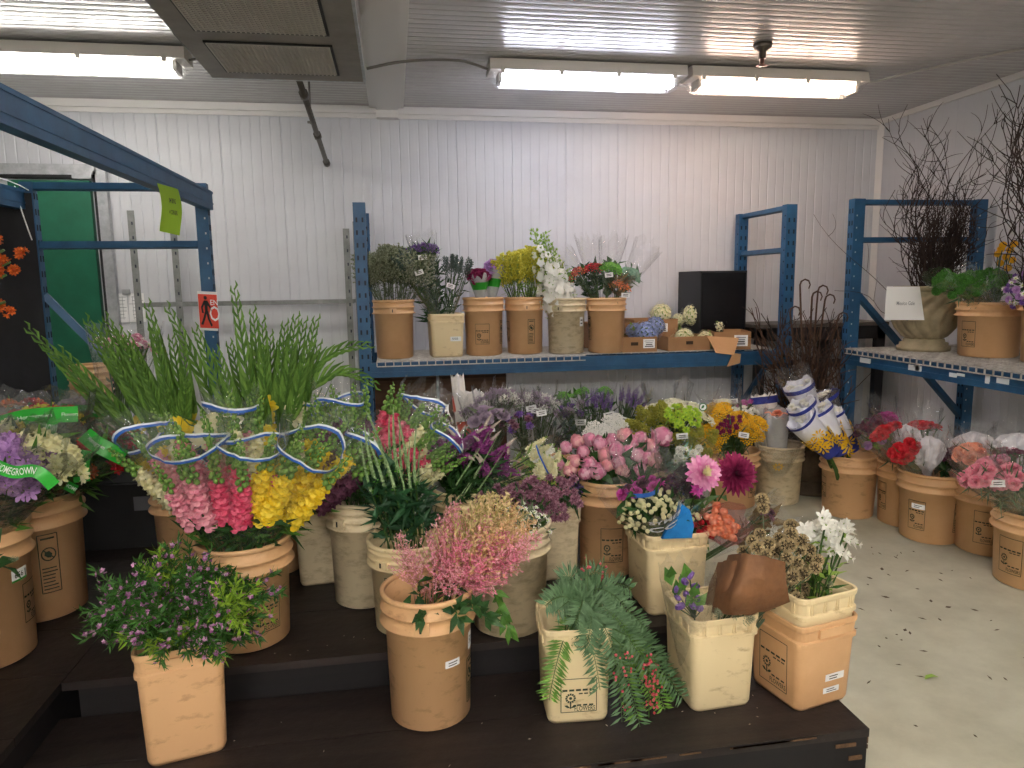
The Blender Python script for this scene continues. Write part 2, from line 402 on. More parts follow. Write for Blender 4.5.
def h_kale(mb):
    for ring, (t0, n, L) in enumerate(((75, 9, 1), (50, 8, .85), (25, 6, .65), (8, 4, .5))):
        mb.k = 0
        for i in range(n):
            a = 2*pi*i/n+ring; t = math.radians(t0); d = V((sin(t)*cos(a), sin(t)*sin(a), cos(t)))
            mb.petal(V((0, 0, -.3)), d, L, .7, V((-cos(t)*cos(a), -cos(t)*sin(a), sin(t))), .15, .3, (.3, .8, 1, .8), .12)
def mk(name, fn, mats, *a, **k):
    mb = MB(); fn(mb, *a, **k); PR[name] = mb.mesh(name, mats)
for n, p in dict(pink=P_ROSE, red=P_RED, peach=P_PEACH, burg=P_BURG, mag=P_MAG, yellow=P_YEL, lilac=P_LILAC, violet=P_VIOLET, white=P_WHITE, blush=P_PINK, wine=P_WINE).items():
    mk('carnation_'+n, h_carnation, [p, G_SAGE])
for i in range(3): mk(f'peony_{i}', h_peony, [P_PINK if i < 2 else P_BLUSH, G_DARK, pet('peony_core_shade', '#b85a84', '#c87094')])  # core coloured darker, painting shade into the gaps between petals
mk('dahlia_burg', h_dahlia, [P_BURG, P_BURG, P_WINE], 150, 1, .22)
mk('dahlia_pink', h_dahlia, [pet('dahlia_pink', '#e48ac0', '#f4c2da'), P_CREAM, P_CREAM], 90, 1, .34)
mk('mum_wine', h_mum, [P_MUM, P_WINE]); mk('mum_burg', h_mum, [P_BURG, P_WINE]); mk('mum_mag', h_mum, [P_MAG, P_PURPLE]); mk('mum_white', h_mum, [P_WHITE, P_CREAM]); mk('mum_lime', h_mum, [P_LIME, P_GRN]); mk('mum_violet', h_mum, [P_VIOLET, P_VIOLET])
mk('daisy_white', h_daisy, [P_WHITE, P_OLIVE]); mk('button_white', h_mum, [P_WHITE, P_LIME], 16); mk('button_dusty', h_mum, [P_DUSTY, P_VIOLET])
for n, p in dict(lilac=P_LILAC, cream=P_CREAM, red=P_RED, yellow=P_YEL, orange=P_ORANGE, violet=P_VIOLET).items():
    mk('alstro_'+n, h_cluster, [p, G_LITE])
for n, p in dict(yellow=P_YEL, white=P_CREAM).items(): mk('glad_'+n, h_trumpet, [p, G_LITE], 6, 70, .75)
mk('orchid_orange', h_cluster, [pet('orchid', '#a8481a', '#d06a28'), P_RED], 5, .5, h_trumpet, 80)
mk('tulip_orange', h_tulip, [pet('coral', '#f08c62', '#f8b48e'), G_LITE]); mk('tulip_peach', h_tulip, [P_PEACH, G_LITE]); mk('tulip_red', h_tulip, [P_RED, G_LITE])
mk('yarrow_gold', h_umbel, [P_GOLD, G_SAGE]); mk('umbel_cream', h_umbel, [pet('ivory', '#f3efcf', '#fbf8e6'), G_SAGE], 60, .13); mk('umbel_white', h_umbel, [P_WHITE, G_SAGE], 60, .12); mk('ball_white', h_umbel, [P_CREAM, G_LITE], 7, .36, .5)
mk('sedum_green', h_umbel, [P_GRN, G_SAGE], 60, .14, .5); mk('sedum_blue', h_umbel, [mat('sedum', '#6f9a80', '#8fb89a', .5), G_SAGE], 60, .14, .5); mk('berry_red', h_umbel, [P_RED, G_DARK], 26, .13, .5); mk('berry_orange', h_umbel, [P_ORANGE, G_DARK], 26, .12, .5)
mk('hydrangea_blue', h_hydrangea, [P_BLUE, G_SAGE]); mk('hydrangea_cream', h_hydrangea, [P_CREAM, G_LITE])
mk('fuzz_green', h_fuzz, [mat('fuzz', '#28601c', '#5a9a38', .6)]); mk('billy', h_billy, [P_GOLD])
for i in range(2): mk(f'pod_{i}', h_pod, [mat('pod_paper', '#a5916c', '#cdb98e', .8), mat('pod_core', '#3c3324', '#564a34', .8)])
for n, p in dict(pink=P_ROSE, hot=P_HOT, yellow=P_YEL, wine=P_WINE, white=P_CREAM).items(): mk('snap_'+n, h_snap, [p, G_MID, mat('snap_bud', '#5c8436', '#84a650', .5)])
mk('veronica_green', h_spike, [P_GRN, mat('veronica_tip', '#6f9058', '#9fb588', .6)], 1, .034, 130, .05, .15)
mk('veronica_purple', h_spike, [P_PURPLE, mat('veronica_pale', '#a89c92', '#c4b8a8', .6)], 1, .17, 170, .7, .6)
mk('lavender', h_spike, [P_VIOLET, G_GREY], 1, .1, 70, .95, .1); mk('statice_violet', h_statice, [P_VIOLET, G_DARK]); mk('statice_dusty', h_statice, [P_DUSTY, G_GREY])
mk('statice_white', h_statice, [P_WHITE, G_GREY]); mk('thistle_dark', h_spray, [mat('thistle', '#3e4f4a', '#55695e', .6), G_DARK], 30, 1, .16, 5, .022)
mk('solidago', h_spray, [pet('solidago', '#d6cc3c', '#ece664'), G_LITE], 40, 1, .17, 6, .024, 1.3, 0, .05); mk('caspia', h_spray, [mat('caspia', '#76805f', '#a3a68c', .7), mat('caspia_stem', '#4c5a3e', '#68734f', .6)], 44, 1, .34, 6, .022, .9, 0, .02)
mk('goldenrod_olive', h_spray, [P_OLIVE, G_MID], 44, 1, .4, 8, .035, .7); mk('babys', h_spray, [P_WHITE, G_GREY], 40, 1, .5, 5, .035, .7)
for i, (p, q) in enumerate(((pet('astilbe_pink', '#f0a2b4', '#fac8d0'), '#c48a78'), (pet('astilbe_hot', '#f088ac', '#f8b0c4'), '#c47c78'), (pet('astilbe_tan', '#e8bc98', '#f0cfa6'), '#c4a868'), (pet('astilbe_cream', '#e6c8a0', '#e0d09c'), '#b4ac68'))):
    mk(f'astilbe_{i}', h_astilbe, [p, mat(f'astilbe_stem{i}', q, None, .6)])
mk('delphinium', h_delph, [P_WHITE, G_LITE]); mk('stock_white', h_snap, [P_WHITE, G_LITE, G_LITE], .8, .9); mk('stock_cream', h_snap, [P_CREAM, G_LITE, G_LITE], .8, .9); mk('ball_cream', h_billy, [P_CREAM])
mk('freesia', h_freesia, [P_WHITE, G_LITE]); mk('kale_lilac', h_kale, [P_DUSTY]); mk('lis_violet', h_tulip, [P_VIOLET, G_MID])
# ------------------------------------------------------------------ setting
WX0, WX1, WY0, WY1, CZ = -3.6, 3.9, -3.2, 5.35, 2.615
M_WALL = mat('wall_white', '#d0d2d6', '#c7c8cd', .4, var='noise', nscale=1.5)
M_CEIL = mat('ceiling_white', '#c8c6c6', '#bbb9b8', .26, var='noise', nscale=2, bump=.06, bscale=9)
M_FLOOR = mat('floor_concrete', '#c8c7b3', '#b0ae9a', .5, var='noise', nscale=3.2, bump=.05, bscale=25)
M_TRIM = mat('trim_white', '#dddbd8', None, .45)
def ribbed(name, u0, u1, v0, v1, f, pitch, depth, m):
    "panel sheet with shallow ribs running along v"
    mb = MB(); n = int((u1-u0)/pitch); us = []
    for i in range(n):
        a = u0+i*pitch
        us += [(a, 0), (a+pitch*.1, depth*(2.2 if i % 6 == 0 else 1)), (a+pitch*.2, 0), (a+pitch*.6, -depth*.25)]
    us.append((u1, 0)); vs = [f(u, v, d) for u, d in us for v in (v0, v1)]
    mb.add(vs, [(2*i, 2*i+1, 2*i+3, 2*i+2) for i in range(len(us)-1)])
    return struct(mb.build(name, m))
ribbed('wall_back', WX0, WX1, 0, CZ, lambda u, v, d: V((u, WY1+d, v)), .068, .0022, M_WALL)
ribbed('wall_right', WY0, WY1, 0, CZ, lambda u, v, d: V((WX1+d, u, v)), .068, .0016, M_WALL)
ribbed('wall_left', WY0, WY1, 0, CZ, lambda u, v, d: V((WX0-d, u, v)), .068, .0016, M_WALL)
ribbed('wall_front', WX0, WX1, 0, CZ, lambda u, v, d: V((u, WY0-d, v)), .068, .0016, M_WALL)
ribbed('ceiling', WY0, WY1, WX0, WX1, lambda u, v, d: V((v, u, CZ+d*1.0)), .062, .004, M_CEIL)
mb = MB(); mb.quad((WX0, WY0, 0), (WX1, WY0, 0), (WX1, WY1, 0), (WX0, WY1, 0)); struct(mb.build('floor', M_FLOOR))
mb = MB(); mb.bar((WX0, WY1-.012, CZ-.028), (WX1, WY1-.012, CZ-.028), .022, .05); mb.bar((WX0, WY1-.008, CZ-.07), (WX1, WY1-.008, CZ-.07), .012, .03); struct(mb.build('trim_1', M_TRIM))
mb = MB(); mb.bar((WX1-.012, WY0, CZ-.022), (WX1-.012, WY1, CZ-.022), .022, .04); struct(mb.build('trim_2', M_TRIM))
mb = MB(); mb.bar((WX1-.02, WY1-.02, 0), (WX1-.02, WY1-.02, CZ), .05, .012, V((1, 1, 0))); struct(mb.build('trim_3', M_TRIM))
mb = MB(); mb.box((0, 3, CZ-.02), (.15, 4.7, .04)); mb.box((-.1, 3, CZ-.008), (.05, 4.7, .016)); mb.box((.095, 3, CZ-.008), (.04, 4.7, .016))
mb.box((0, WY1-.035, CZ-.045), (.155, .07, .09))
struct(mb.build('trim_4', M_TRIM))
# green door with galvanised frame, back wall
M_GALV = mat('galvanised', '#bfc1c4', '#a2a5a8', .42, .4, var='noise', nscale=20)
d = bpy.data.objects.new('door_1', None); COL.objects.link(d); d.location = (-2.24, WY1-.02, 0); WL['door_1'] = d.location.copy(); struct(d)
mb = MB(); mb.box((-2.24, WY1-.025, 1.04), (.5, .045, 2.08)); mb.build('door_leaf', mat('door_green', '#1a5f45', '#1d684d', .5, var='noise'), d)
mb = MB(); mb.box((-1.955, WY1-.03, 1.08), (.016, .05, 2.12)); mb.box((-2.25, WY1-.03, 2.105), (.6, .05, .022)); mb.build('door_gap', mat('gap_black', '#1a1b1c', None, .7), d)  # black strip drawn along the gap between leaf and frame
mb = MB(); mb.box((-1.915, WY1-.03, 1.09), (.065, .05, 2.18)); mb.box((-2.3, WY1-.03, 2.15), (.72, .05, .07)); mb.box((-2.03, WY1-.035, 2.105), (.12, .05, .03)); mb.build('door_frame', M_GALV, d)

# ------------------------------------------------------------------ black display steps
M_STEP = mat('step_wood_black', '#2b221f', '#1c1716', .55, var='grain', nscale=3, bump=.25, bscale=30)
M_RISER = mat('riser_black', '#0e0c0f', '#161213', .7, var='grain', nscale=3)
M_RAW = mat('chipped_wood', '#6e5238', '#4a3424', .8, var='noise', nscale=40)
def step(name, label, x0, x1, y0, y1, z0, z1, over=.02, chips=()):
    t = thing(name, label, 'display step', ((x0+x1)/2, (y0+y1)/2, z0), 'black wooden display steps')
    mb = MB(); n = max(1, round((y1-y0)/.3)); w = (y1-y0)/n
    for i in range(n): mb.box(((x0+x1)/2, y0+w*(i+.5), z1-.012), (x1-x0, w-.004, .024))
    mb.build('tread', M_STEP, t)
    mb = MB(); o = over
    mb.box(((x0+x1)/2, y0+o+.01, (z0+z1-.024)/2), (x1-x0-2*o, .02, z1-.024-z0)); mb.box(((x0+x1)/2, y1-o-.01, (z0+z1-.024)/2), (x1-x0-2*o, .02, z1-.024-z0))
    for x in (x0+o+.01, x1-o-.01): mb.box((x, (y0+y1)/2, (z0+z1-.024)/2), (.02, y1-y0-2*o-.04, z1-.024-z0))
    mb.build('riser', M_RISER, t)
    for (x, y, z, l, h) in chips:
        mb = MB(); mb.box((x, y, z), (l, .003, h) if l > .02 else (.003, .012, h)); mb.build('bare_edge', M_RAW, t)
    return t
ch = [(U(.1, 1.1), 1.6065, .134, U(.03, .12), .003) for _ in range(12)]+[(1.2385, 1.617, z, .01, h) for z, h in ((.13, .012), (.105, .02), (.085, .012))]+[(1.17, 1.607, .1, .06, .01), (1.2, 1.607, .06, .04, .012)]
step('display_step', 'low black wooden front step with chipped corner at the pale floor', -1.1, 1.24, 1.607, 2.07, 0, .14, .004, ch)
step('display_step', 'upper black wooden step carrying the crowded middle row of pails', -.965, 1.06, 2.045, 3.35, 0, .26, .03)
step('display_step', 'black wooden side step beneath the blue rack bay of ribboned bouquets', -2.05, -.968, .3, 3.6, 0, .26, .02)

# ------------------------------------------------------------------ racks
M_RACK = mat('rack_blue', '#28597f', '#1f486c', .45, var='noise', nscale=9, spec=.4)
M_RACKD = mat('rack_slot', '#0f1c2c', None, .8); M_WIRE = mat('deck_wire', '#cfcac4', '#a8a29a', .5, .2, var='noise', nscale=30)
M_BEAMW = mat('beam_label', '#dfe3e4', None, .7)
def upright(t, x, y, H, fx, fy, hole=None, s=.075, side=False, z0=0):
    "C-section post with punched faces; fx, fy point out of its two visible faces"
    mb = MB(); h = s/2
    mb.box((x, y, (H+z0)/2), (s, s*.8, H-z0)); mb.box((x, y, z0+.006), (s*1.6, s*1.6, .012)); mb.k = 1
    for i in range(int(H/.076)):
        z = z0+.08+i*.076
        if z > H-.03: break
        if side:
            mb.k = 1; mb.box((x+fx*s*.22, y+fy*(s*.4+.0005), z), (.007, .002, .01)); mb.k = 2
            for k in (-.014, .014): mb.box((x+fx*(h+.0005), y+k, z+.03), (.002, .011, .03))
        else:
            mb.k = 2
            for k in (-.018, .018): mb.box((x+k, y+fy*(s*.4+.0005), z), (.011, .002, .028))
            mb.box((x+fx*(h+.0005), y-.012, z+.03), (.002, .008, .01))
    return mb.build('upright', [M_RACK, hole or M_RACKD, M_RACKD], t)
def beam(t, a, b, h=.092, w=.045):
    mb = MB(); a, b = V(a), V(b); mb.bar(a, b, w, h); mb.bar(a-V((0, 0, h*.18)), b-V((0, 0, h*.18)), w+.006, .008); mb.bar(a+V((0, 0, h*.4)), b+V((0, 0, h*.4)), w+.008, .012); return mb.build('beam', M_RACK, t)
def brace(t, a, b, w=.035):
    mb = MB(); mb.bar(a, b, w, w, V((.3, .2, 1)) if abs((V(b)-V(a)).normalized().z) < .9 else V((1, 0, 0))); return mb.build('brace', M_RACK, t)
def deck(t, x0, x1, y0, y1, z, edge):
    "wire mesh with a waterfall lip over the beam"
    mb = MB(); r = .004; p = .052
    n = int((x1-x0)/p)
    for i in range(n+1):
        x = x0+i*p; mb.box((x, (y0+y1)/2, z), (r*1.4, y1-y0, r*1.4))
        if edge == 'y': mb.box((x, y0, z-.015), (r*1.6, r*1.6, .03))
    for i in range(int((y1-y0)/p)+1):
        y = y0+i*p; mb.box(((x0+x1)/2, y, z+.003), (x1-x0, r*1.4, r*1.4))
        if edge == 'x': mb.box((x0, y, z-.015), (r*1.6, r*1.6, .03))
    if edge == 'y':
        mb.box(((x0+x1)/2, y0, z-.03), (x1-x0, r*1.6, r*1.6)); mb.box(((x0+x1)/2, y0, z), (x1-x0, r*1.6, r*1.6))
    else:
        mb.box((x0, (y0+y1)/2, z-.03), (r*1.6, y1-y0, r*1.6)); mb.box((x0, (y0+y1)/2, z), (r*1.6, y1-y0, r*1.6))
    return mb.build('wire_deck', M_WIRE, t)
# rack along the back wall
t = thing('pallet_rack', 'blue pallet rack along the white back wall with a row of pails on its shelf', 'rack', (1.23, 4.86, 0))
for x in (-.19, 2.652):
    for y in (4.53, 5.2): upright(t, x, y, 1.856, -1 if x > 0 else 1, -1)
    for z in (1.835, 1.555, .3): brace(t, (x, 4.53, z), (x, 5.2, z), .032)
    brace(t, (x, 4.53, .95), (x, 5.2, .33), .03); brace(t, (x, 4.56, .12), (x, 5.2, .28), .03)
beam(t, (-.155, 4.51, .83), (2.62, 4.51, .83)); beam(t, (-.155, 5.21, .83), (2.62, 5.21, .83))
deck(t, -.12, 1.22, 4.476, 5.2, .884, 'y'); deck(t, 1.24, 2.58, 4.53, 5.2, .884, 'n')
# rack along the right wall
t = thing('pallet_rack', 'blue pallet rack by the side wall holding a fluted urn and wire decking', 'rack', (3.35, 3.0, 0))
for x in (2.92, 3.8):
    for y in (4.2, 1.5): upright(t, x, y, 1.856, -1, -1, mat('slot_light', '#b9bcc0', None, .7), side=True)
for y in (4.2, 1.5):
    for z in (1.835, 1.6): brace(t, (2.92, y, z), (3.8, y, z), .03)
    brace(t, (2.94, y, 1.27), (3.78, y, .42), .035)
for x in (2.905, 3.81):
    beam(t, (x, 4.17, .855), (x, 1.52, .855))
for y, l, h in ((3.98, .1, .03), (3.55, .1, .03), (3.53, .03, .034), (3.27, .05, .022), (3.22, .05, .014), (3.05, .025, .04), (2.96, .07, .026)):
    mb = MB(); mb.box((2.8798, y, .855+U(-.006, .006)), (.004, l, h)); mb.build('shelf_sticker', M_BEAMW, t)
deck(t, 2.868, 3.82, 1.55, 4.17, .91, 'x')
# rack on the left side
t = thing('pallet_rack', 'tall blue pallet rack frame with a lime paper and a red sign hung on it', 'rack', (-1.36, 2.6, .26))
for x in (-.955, -1.765):
    for y in (3.95, .9): upright(t, x, y, 1.885, 1, -1, mat('slot_light', '#b9bcc0', None, .7), .06, True, .262)
    b = beam(t, (x+.03*(1 if x > -1 else -1), 3.95, 1.8), (x+.03*(1 if x > -1 else -1), .9, 1.8), .095)
for z in (1.865, 1.578): brace(t, (-.98, 3.95, z), (-1.74, 3.95, z), .034)
brace(t, (-1.74, 3.95, 1.33), (-1.0, 3.95, .42), .036)
o = MB(); o.tube(bez(V((-1.8, 3.9, 1.86)), V((-1.78, 3.86, 1.8)), V((-1.74, 3.88, 1.6)), 6), .003, 4); o.tube(bez(V((-1.83, 3.5, 1.87)), V((-1.8, 3.8, 1.9)), V((-1.74, 3.9, 1.84)), 6), .003, 4)
tag(o.build('white_cord', TAGM, None, True, V((-1.78, 3.9, 1.7))), 'thin white cord tied round the far post of the rack above the dark sheet', 'cord')
# galvanised strut frame by the back wall
t = thing('strut_frame', 'grey galvanised strut frame standing against the back wall beside the green door', 'frame', (-.95, 5.1, 0))
M_STRUT = mat('strut_grey', '#8d8f8c', '#6f716f', .5, .4, var='noise', nscale=16)
for x, y, h in ((-1.635, 4.98, 1.85), (-1.448, 5.2, 1.97), (-.3, 4.98, 1.735), (-.245, 5.2, 1.8)):
    mb = MB(); mb.box((x, y-.02, h/2), (.042, .004, h)); mb.box((x-.02, y, h/2), (.004, .04, h)); mb.k = 1
    for i in range(int(h/.09)): mb.box((x+.004, y-.0225, .06+i*.09), (.009, .002, .02))
    mb.build('post', [M_STRUT, M_RACKD], t)
for y in (4.98, 5.2):
    mb = MB(); mb.bar((-1.63, y, 1.25), (-.27, y, 1.25), .03, .026); mb.build('crossbar', M_STRUT, t)
# black sheet hung in the left rack
mb = MB(); n = 14
for i in range(n+1):
    x = -2.6+i*(.86)/n; yy = 3.92+.012*sin(i*1.3)
    mb.v += [V((x, yy, .27)), V((x, yy+.01, 1.83))]
    if i: mb.f.append((2*i-2, 2*i, 2*i+1, 2*i-1)); mb.m.append(0)
o = mb.build('black_curtain', mat('black_sheet', '#17171a', '#1e1e22', .8, var='noise'), None, True, V((-2.1, 3.93, .27))); tag(o, 'black plastic curtain sheet hanging beside the blue rack post', 'curtain')
# paper signs
t = thing('lime_paper', 'lime green paper notice hanging from the blue rack beam', 'notice', (-.93, 3.4, 1.75))
a = W(157, 183, Y=3.45); b = W(178, 187, Y=3.45); c = W(181, 235, Y=3.45); e = W(162, 232, Y=3.45); X = -.902
mb = MB(); vs = []
p0, p1, p2, p3 = W(157, 183, X=X), W(178, 189, X=X), W(181.5, 235.5, X=X), W(161.5, 231, X=X)
for i in range(7):
    f = i/6; q = .01*sin(f*4); vs += [p0.lerp(p3, f)+V((q, 0, 0)), p1.lerp(p2, f)+V((q, 0, 0))]
mb.add(vs, [(2*i, 2*i+1, 2*i+3, 2*i+2) for i in range(6)]); mb.build('sheet', mat('paper_lime', '#a5cf32', None, .7, transl=.3), t, True)
uu = (p1-p0).normalized(); vv = (p0-p3).normalized(); cc = (p0+p1+p2+p3)/4+V((.013, 0, 0))
mb = MB(); text(mb, '04 BINS', .022, plane_map(cc+vv*.035, uu, vv), w=.09); text(mb, '4 CORNERS', .02, plane_map(cc-vv*.012, uu, vv), w=.11); mb.build('lettering', INK, t)
t = thing('red_sign', 'red and white sign with a black walking figure on the blue post', 'sign', (-.95, 3.9, 1.2))
q0, q1, q2, q3 = W(197, 291, Y=3.9), W(217, 292, Y=3.9), W(218, 331, Y=3.9), W(200, 330, Y=3.9)
mb = MB(); mb.add([q0, q1, q2, q3]+[p+V((0, .003, 0)) for p in (q0, q1, q2, q3)], [(0,1,2,3),(7,6,5,4),(0,4,5,1),(1,5,6,2),(2,6,7,3),(3,7,4,0)]); mb.build('sign_board', TAGM, t)
cc = (q0+q1+q2+q3)/4+V((0, -.002, 0)); ux = (q1-q0); uy = (q0-q3); sm = lambda x, y, o=0: cc+ux*(x-.5)+uy*(y-.5)+V((0, -o, 0))
mb = MB(); mb.quad(sm(.05, .06), sm(1, .06), sm(1, .93), sm(.05, .93)); mb.build('red_panel', mat('sign_red', '#d8432e', None, .5), t)
mb = MB(); fm = lambda x, y: sm(x, y, .002)
mb.add([fm(.42+.085*cos(i*pi/6), .84+.05*sin(i*pi/6)) for i in range(12)], [tuple(range(12))])
for poly in (((.34,.77),(.52,.77),(.5,.48),(.36,.48)), ((.34,.77),(.4,.72),(.26,.58),(.3,.44),(.2,.45),(.17,.6)), ((.52,.77),(.47,.68),(.6,.58),(.68,.47),(.72,.52),(.64,.64)), ((.36,.5),(.46,.48),(.34,.28),(.22,.13),(.12,.16),(.25,.32)), ((.4,.5),(.52,.5),(.58,.3),(.7,.14),(.62,.1),(.48,.28))):
    mb.add([fm(*p) for p in poly], [tuple(range(len(poly)))])
mb.build('walking_figure', INK, t)
mb = MB(); text(mb, 'EN', .03, lambda x, y: sm(.84, .72, .002)+ux.normalized()*x+uy.normalized()*y, .8); text(mb, 'O', .085, lambda x, y: sm(.84, .42, .002)+ux.normalized()*x+uy.normalized()*y, .6); mb.build('lettering', TAGM, t)
# papers on the wall
t = thing('wall_notice', 'white printed schedule sheets clipped to the back wall beside the door frame', 'notice', (-1.83, WY1-.03, 1.2))
for x0, x1 in ((-1.945, -1.83), (-1.825, -1.72)):
    mb = MB(); mb.box(((x0+x1)/2, WY1-.012, 1.225), (x1-x0, .003, .2)); mb.build('sheet', TAGM, t)
    mb = MB()
    for i in range(7): mb.box(((x0+x1)/2+U(-.01, .01), WY1-.0142, 1.3-i*.024), ((x1-x0)*U(.5, .8), .001, .003))
    for i in range(3): mb.box((x0+.03+i*.027, WY1-.0142, 1.225), (.002, .001, .16))
    mb.build('printed_lines', mat('ink_grey', '#8a8c90', None, .7), t)
mb = MB(); mb.box((-1.83, WY1-.018, 1.335), (.05, .012, .035)); mb.build('clip', M_GALV, t)

# ------------------------------------------------------------------ ceiling things
def fixture(x0, x1, y, label, col, e, nm):
    t = thing('fluorescent_light', label, 'ceiling light', ((x0+x1)/2, y, CZ-.06), 'fluorescent batten lights')
    h = mat('fixture_white', '#cfcac2', None, .5); z = CZ-.075
    mb = MB(); P = [(-.09, 0), (.09, 0), (.075, .062), (-.075, .062)]
    mb.add([V((x, y+a, z+b)) for x in (x0, x1) for a, b in P], [(0,1,5,4),(1,2,6,5),(2,3,7,6),(3,0,4,7),(0,3,2,1),(4,5,6,7)]); mb.build('housing', h, t)
    for a in (-.035, .035):
        mb = MB(); mb.tube([V((x0+.06, y+a, z-.03)), V((x1-.06, y+a, z-.03))], .014, 8); mb.build('tube', mat('tube_glow_'+nm, col, None, .4, emit=e), t)
    mb = MB(); P = [(-.085, 0), (-.07, -.062), (.07, -.062), (.085, 0)]; I = .05
    mb.add([V((x+(I if b < 0 else 0)*s, y+a, z+b)) for x, s in ((x0, 1), (x1, -1)) for a, b in P], [(0,1,5,4),(1,2,6,5),(2,3,7,6),(0,3,2,1),(4,5,6,7)]); mb.build('lens_cover', film('lens', '#ffffff', .1), t)
    for x in (x0+.06, x1-.06):
        mb = MB(); mb.box((x, y, z-.028), (.02, .11, .05)); mb.build('end_bracket', mat('bracket_grey', '#9a9690', None, .6), t)
    for i in range(4):
        for s in (-1,):
            mb = MB(); mb.box((x0+(x1-x0)*(.06+.29*i), y+s*.088, z-.002), (.022, .01, .035)); mb.build('clip', h, t)
    return t
EM = 27
fixture(-2.45, -1.03, 4.2, 'fluorescent batten light beside the dark cooling unit, neutral white tubes', '#fbf7f2', EM, 'neutral')
fixture(.575, 1.735, 4.2, 'fluorescent batten light with cool white tubes, between ceiling beam and its warm twin', '#eceeff', EM, 'cool')
fixture(1.765, 2.9, 4.2, 'fluorescent batten light with warm peach tubes near the bracketed corner', '#ffe0cc', EM*.95, 'warm')
fixture(.7, 1.9, .9, 'added fluorescent batten light out of view above the pale floor', '#fff8f0', EM*1.9, 'overhead')  # lamp added out of frame, brightens the floor near the camera
fixture(-1.1, .1, -1.0, 'added fluorescent batten light out of view behind the side step', '#fff8f0', EM*3.2, 'side')  # lamp added behind the camera, never in frame, lifts the front pails
fixture(-1.7, -.5, -2.7, 'added fluorescent batten light out of view by the entrance wall, over the doorway side', '#fff8f0', EM*6, 'offscreen')  # added far behind the camera so low light reaches the pail fronts
fixture(.4, 1.6, -2.7, 'added fluorescent batten light out of view by the entrance wall, beside its twin', '#fff8f0', EM*6, 'offscreen')  # second lamp added back there for surfaces facing the camera
M_CAB = mat('cable_grey', '#77746f', None, .6); M_AC = mat('cooler_grey', '#948d85', '#7e7871', .5, .3, var='noise', nscale=5)
def cable(name, pts, r, label, m=M_CAB):
    mb = MB(); q = []
    for i in range(len(pts)-1): q += [V(pts[i]).lerp(V(pts[i+1]), j/4) for j in range(4)]
    q.append(V(pts[-1]))
    for _ in range(2): q = [q[0]]+[(q[i-1]+q[i]*2+q[i+1])/4 for i in range(1, len(q)-1)]+[q[-1]]
    mb.tube(q, r, 6); return tag(mb.build(name, m, None, True, V(pts[0])), label, 'cable')
cable('ceiling_cable', [(-.1, 4.1, CZ-.1), (.05, 4.13, CZ-.055), (.2, 4.15, CZ-.03), (.42, 4.2, CZ-.01), (.5, 4.2, CZ-.03), (.575, 4.2, CZ-.055)], .008, 'grey cable looping across the ceiling beam to the cool white light')
cable('ceiling_cable', [(2.9, 4.2, CZ-.055), (3.0, 4.2, CZ-.05), (3.14, 4.1, CZ-.02), (3.4, 3.75, CZ-.012), (3.8, 3.2, CZ-.012), (3.88, 3.1, CZ-.012)], .008, 'pale conduit running from the warm light towards the side wall', mat('conduit', '#b8b4ae', None, .4, .5))
cable('ceiling_cable', [(-1.03, 4.2, CZ-.06), (-.98, 4.2, CZ-.05), (-.9, 4.12, CZ-.06), (-.78, 3.8, CZ-.1)], .006, 'short thin cable joining the neutral light to the cooling unit')
t = thing('cooling_unit', 'dark grey ceiling cooling unit with perforated fan grilles', 'cooling unit', (-.43, 2.3, 2.3))
x0, x1, y0, y1, z0, z1 = -.775, -.105, 1.1, 3.555, 2.3, CZ-.02
mb = MB(); mb.add([V(p) for p in ((x0,y0,z0),(x1,y0,z0),(x1,y1,z0),(x0,y1,z0),(x0+.05,y0,z1),(x1,y0,z1),(x1,y1,z1),(x0+.05,y1,z1))], [(3,2,1,0),(4,5,6,7),(0,1,5,4),(1,2,6,5),(2,3,7,6),(3,0,4,7)])
mb.build('casing', M_AC, t)
mb = MB(); mb.box((x1+.006, (y0+y1)/2, z0+.006), (.012, y1-y0, .014)); mb.box(((x0+x1)/2, y1+.005, z0+.006), (x1-x0, .012, .014)); mb.build('edge_trim', M_GALV, t)
for k, yc in enumerate((3.24, 2.72, 2.2)):
    pts = [W(*p, z=z0-.002) for p in ((222, 38), (320, 38), (327, 72), (241, 72))] if k == 0 else None
    xa, xb, ya, yb = -.68, -.215, yc-.19, yc+.19
    mb = MB(); mb.box(((xa+xb)/2, yc, z0-.003), (xb-xa+.02, yb-ya+.02, .008)); mb.build('fan_grille', [mat('grille_dark', '#141210', None, .6)], t)
    g = t.children[-1] if t.children else None
    g = [o for o in COL.objects if o.name.startswith('fan_grille')][-1]
    mb = MB(); p = .0175; n = int((xb-xa)/p); m = int((yb-ya)/p)
    for i in range(n+1): mb.box((xa+i*p, yc, z0-.0085), (.0065, yb-ya, .003))
    for j in range(m+1): mb.box(((xa+xb)/2, ya+j*p, z0-.0085), (xb-xa, .0065, .003))
    mb.build('perforated_mesh', mat('grille_metal', '#c4beb4', None, .5, .2), g)
mb = MB(); mb.tube([V((x0-.02, 3.1, 2.46)), V((x0-.06, 3.3, 2.42)), V((x0+.02, 3.5, 2.34))], .035, 8); mb.build('hose', mat('hose_black', '#2a2a30', None, .6), t, True)
t = thing('drain_pipe', 'thin grey pipe slanting down from the cooling unit to the back wall', 'pipe', W(290, 85, Y=3.75))
P0 = V((-.42, 3.6, 2.38)); P1 = W(327, 164, Y=5.33)
mb = MB(); mb.tube([P0, P1], .016, 8); mb.build('pipe', mat('pipe_grey', '#6b655e', '#57524c', .5, .4, var='noise'), t, True)
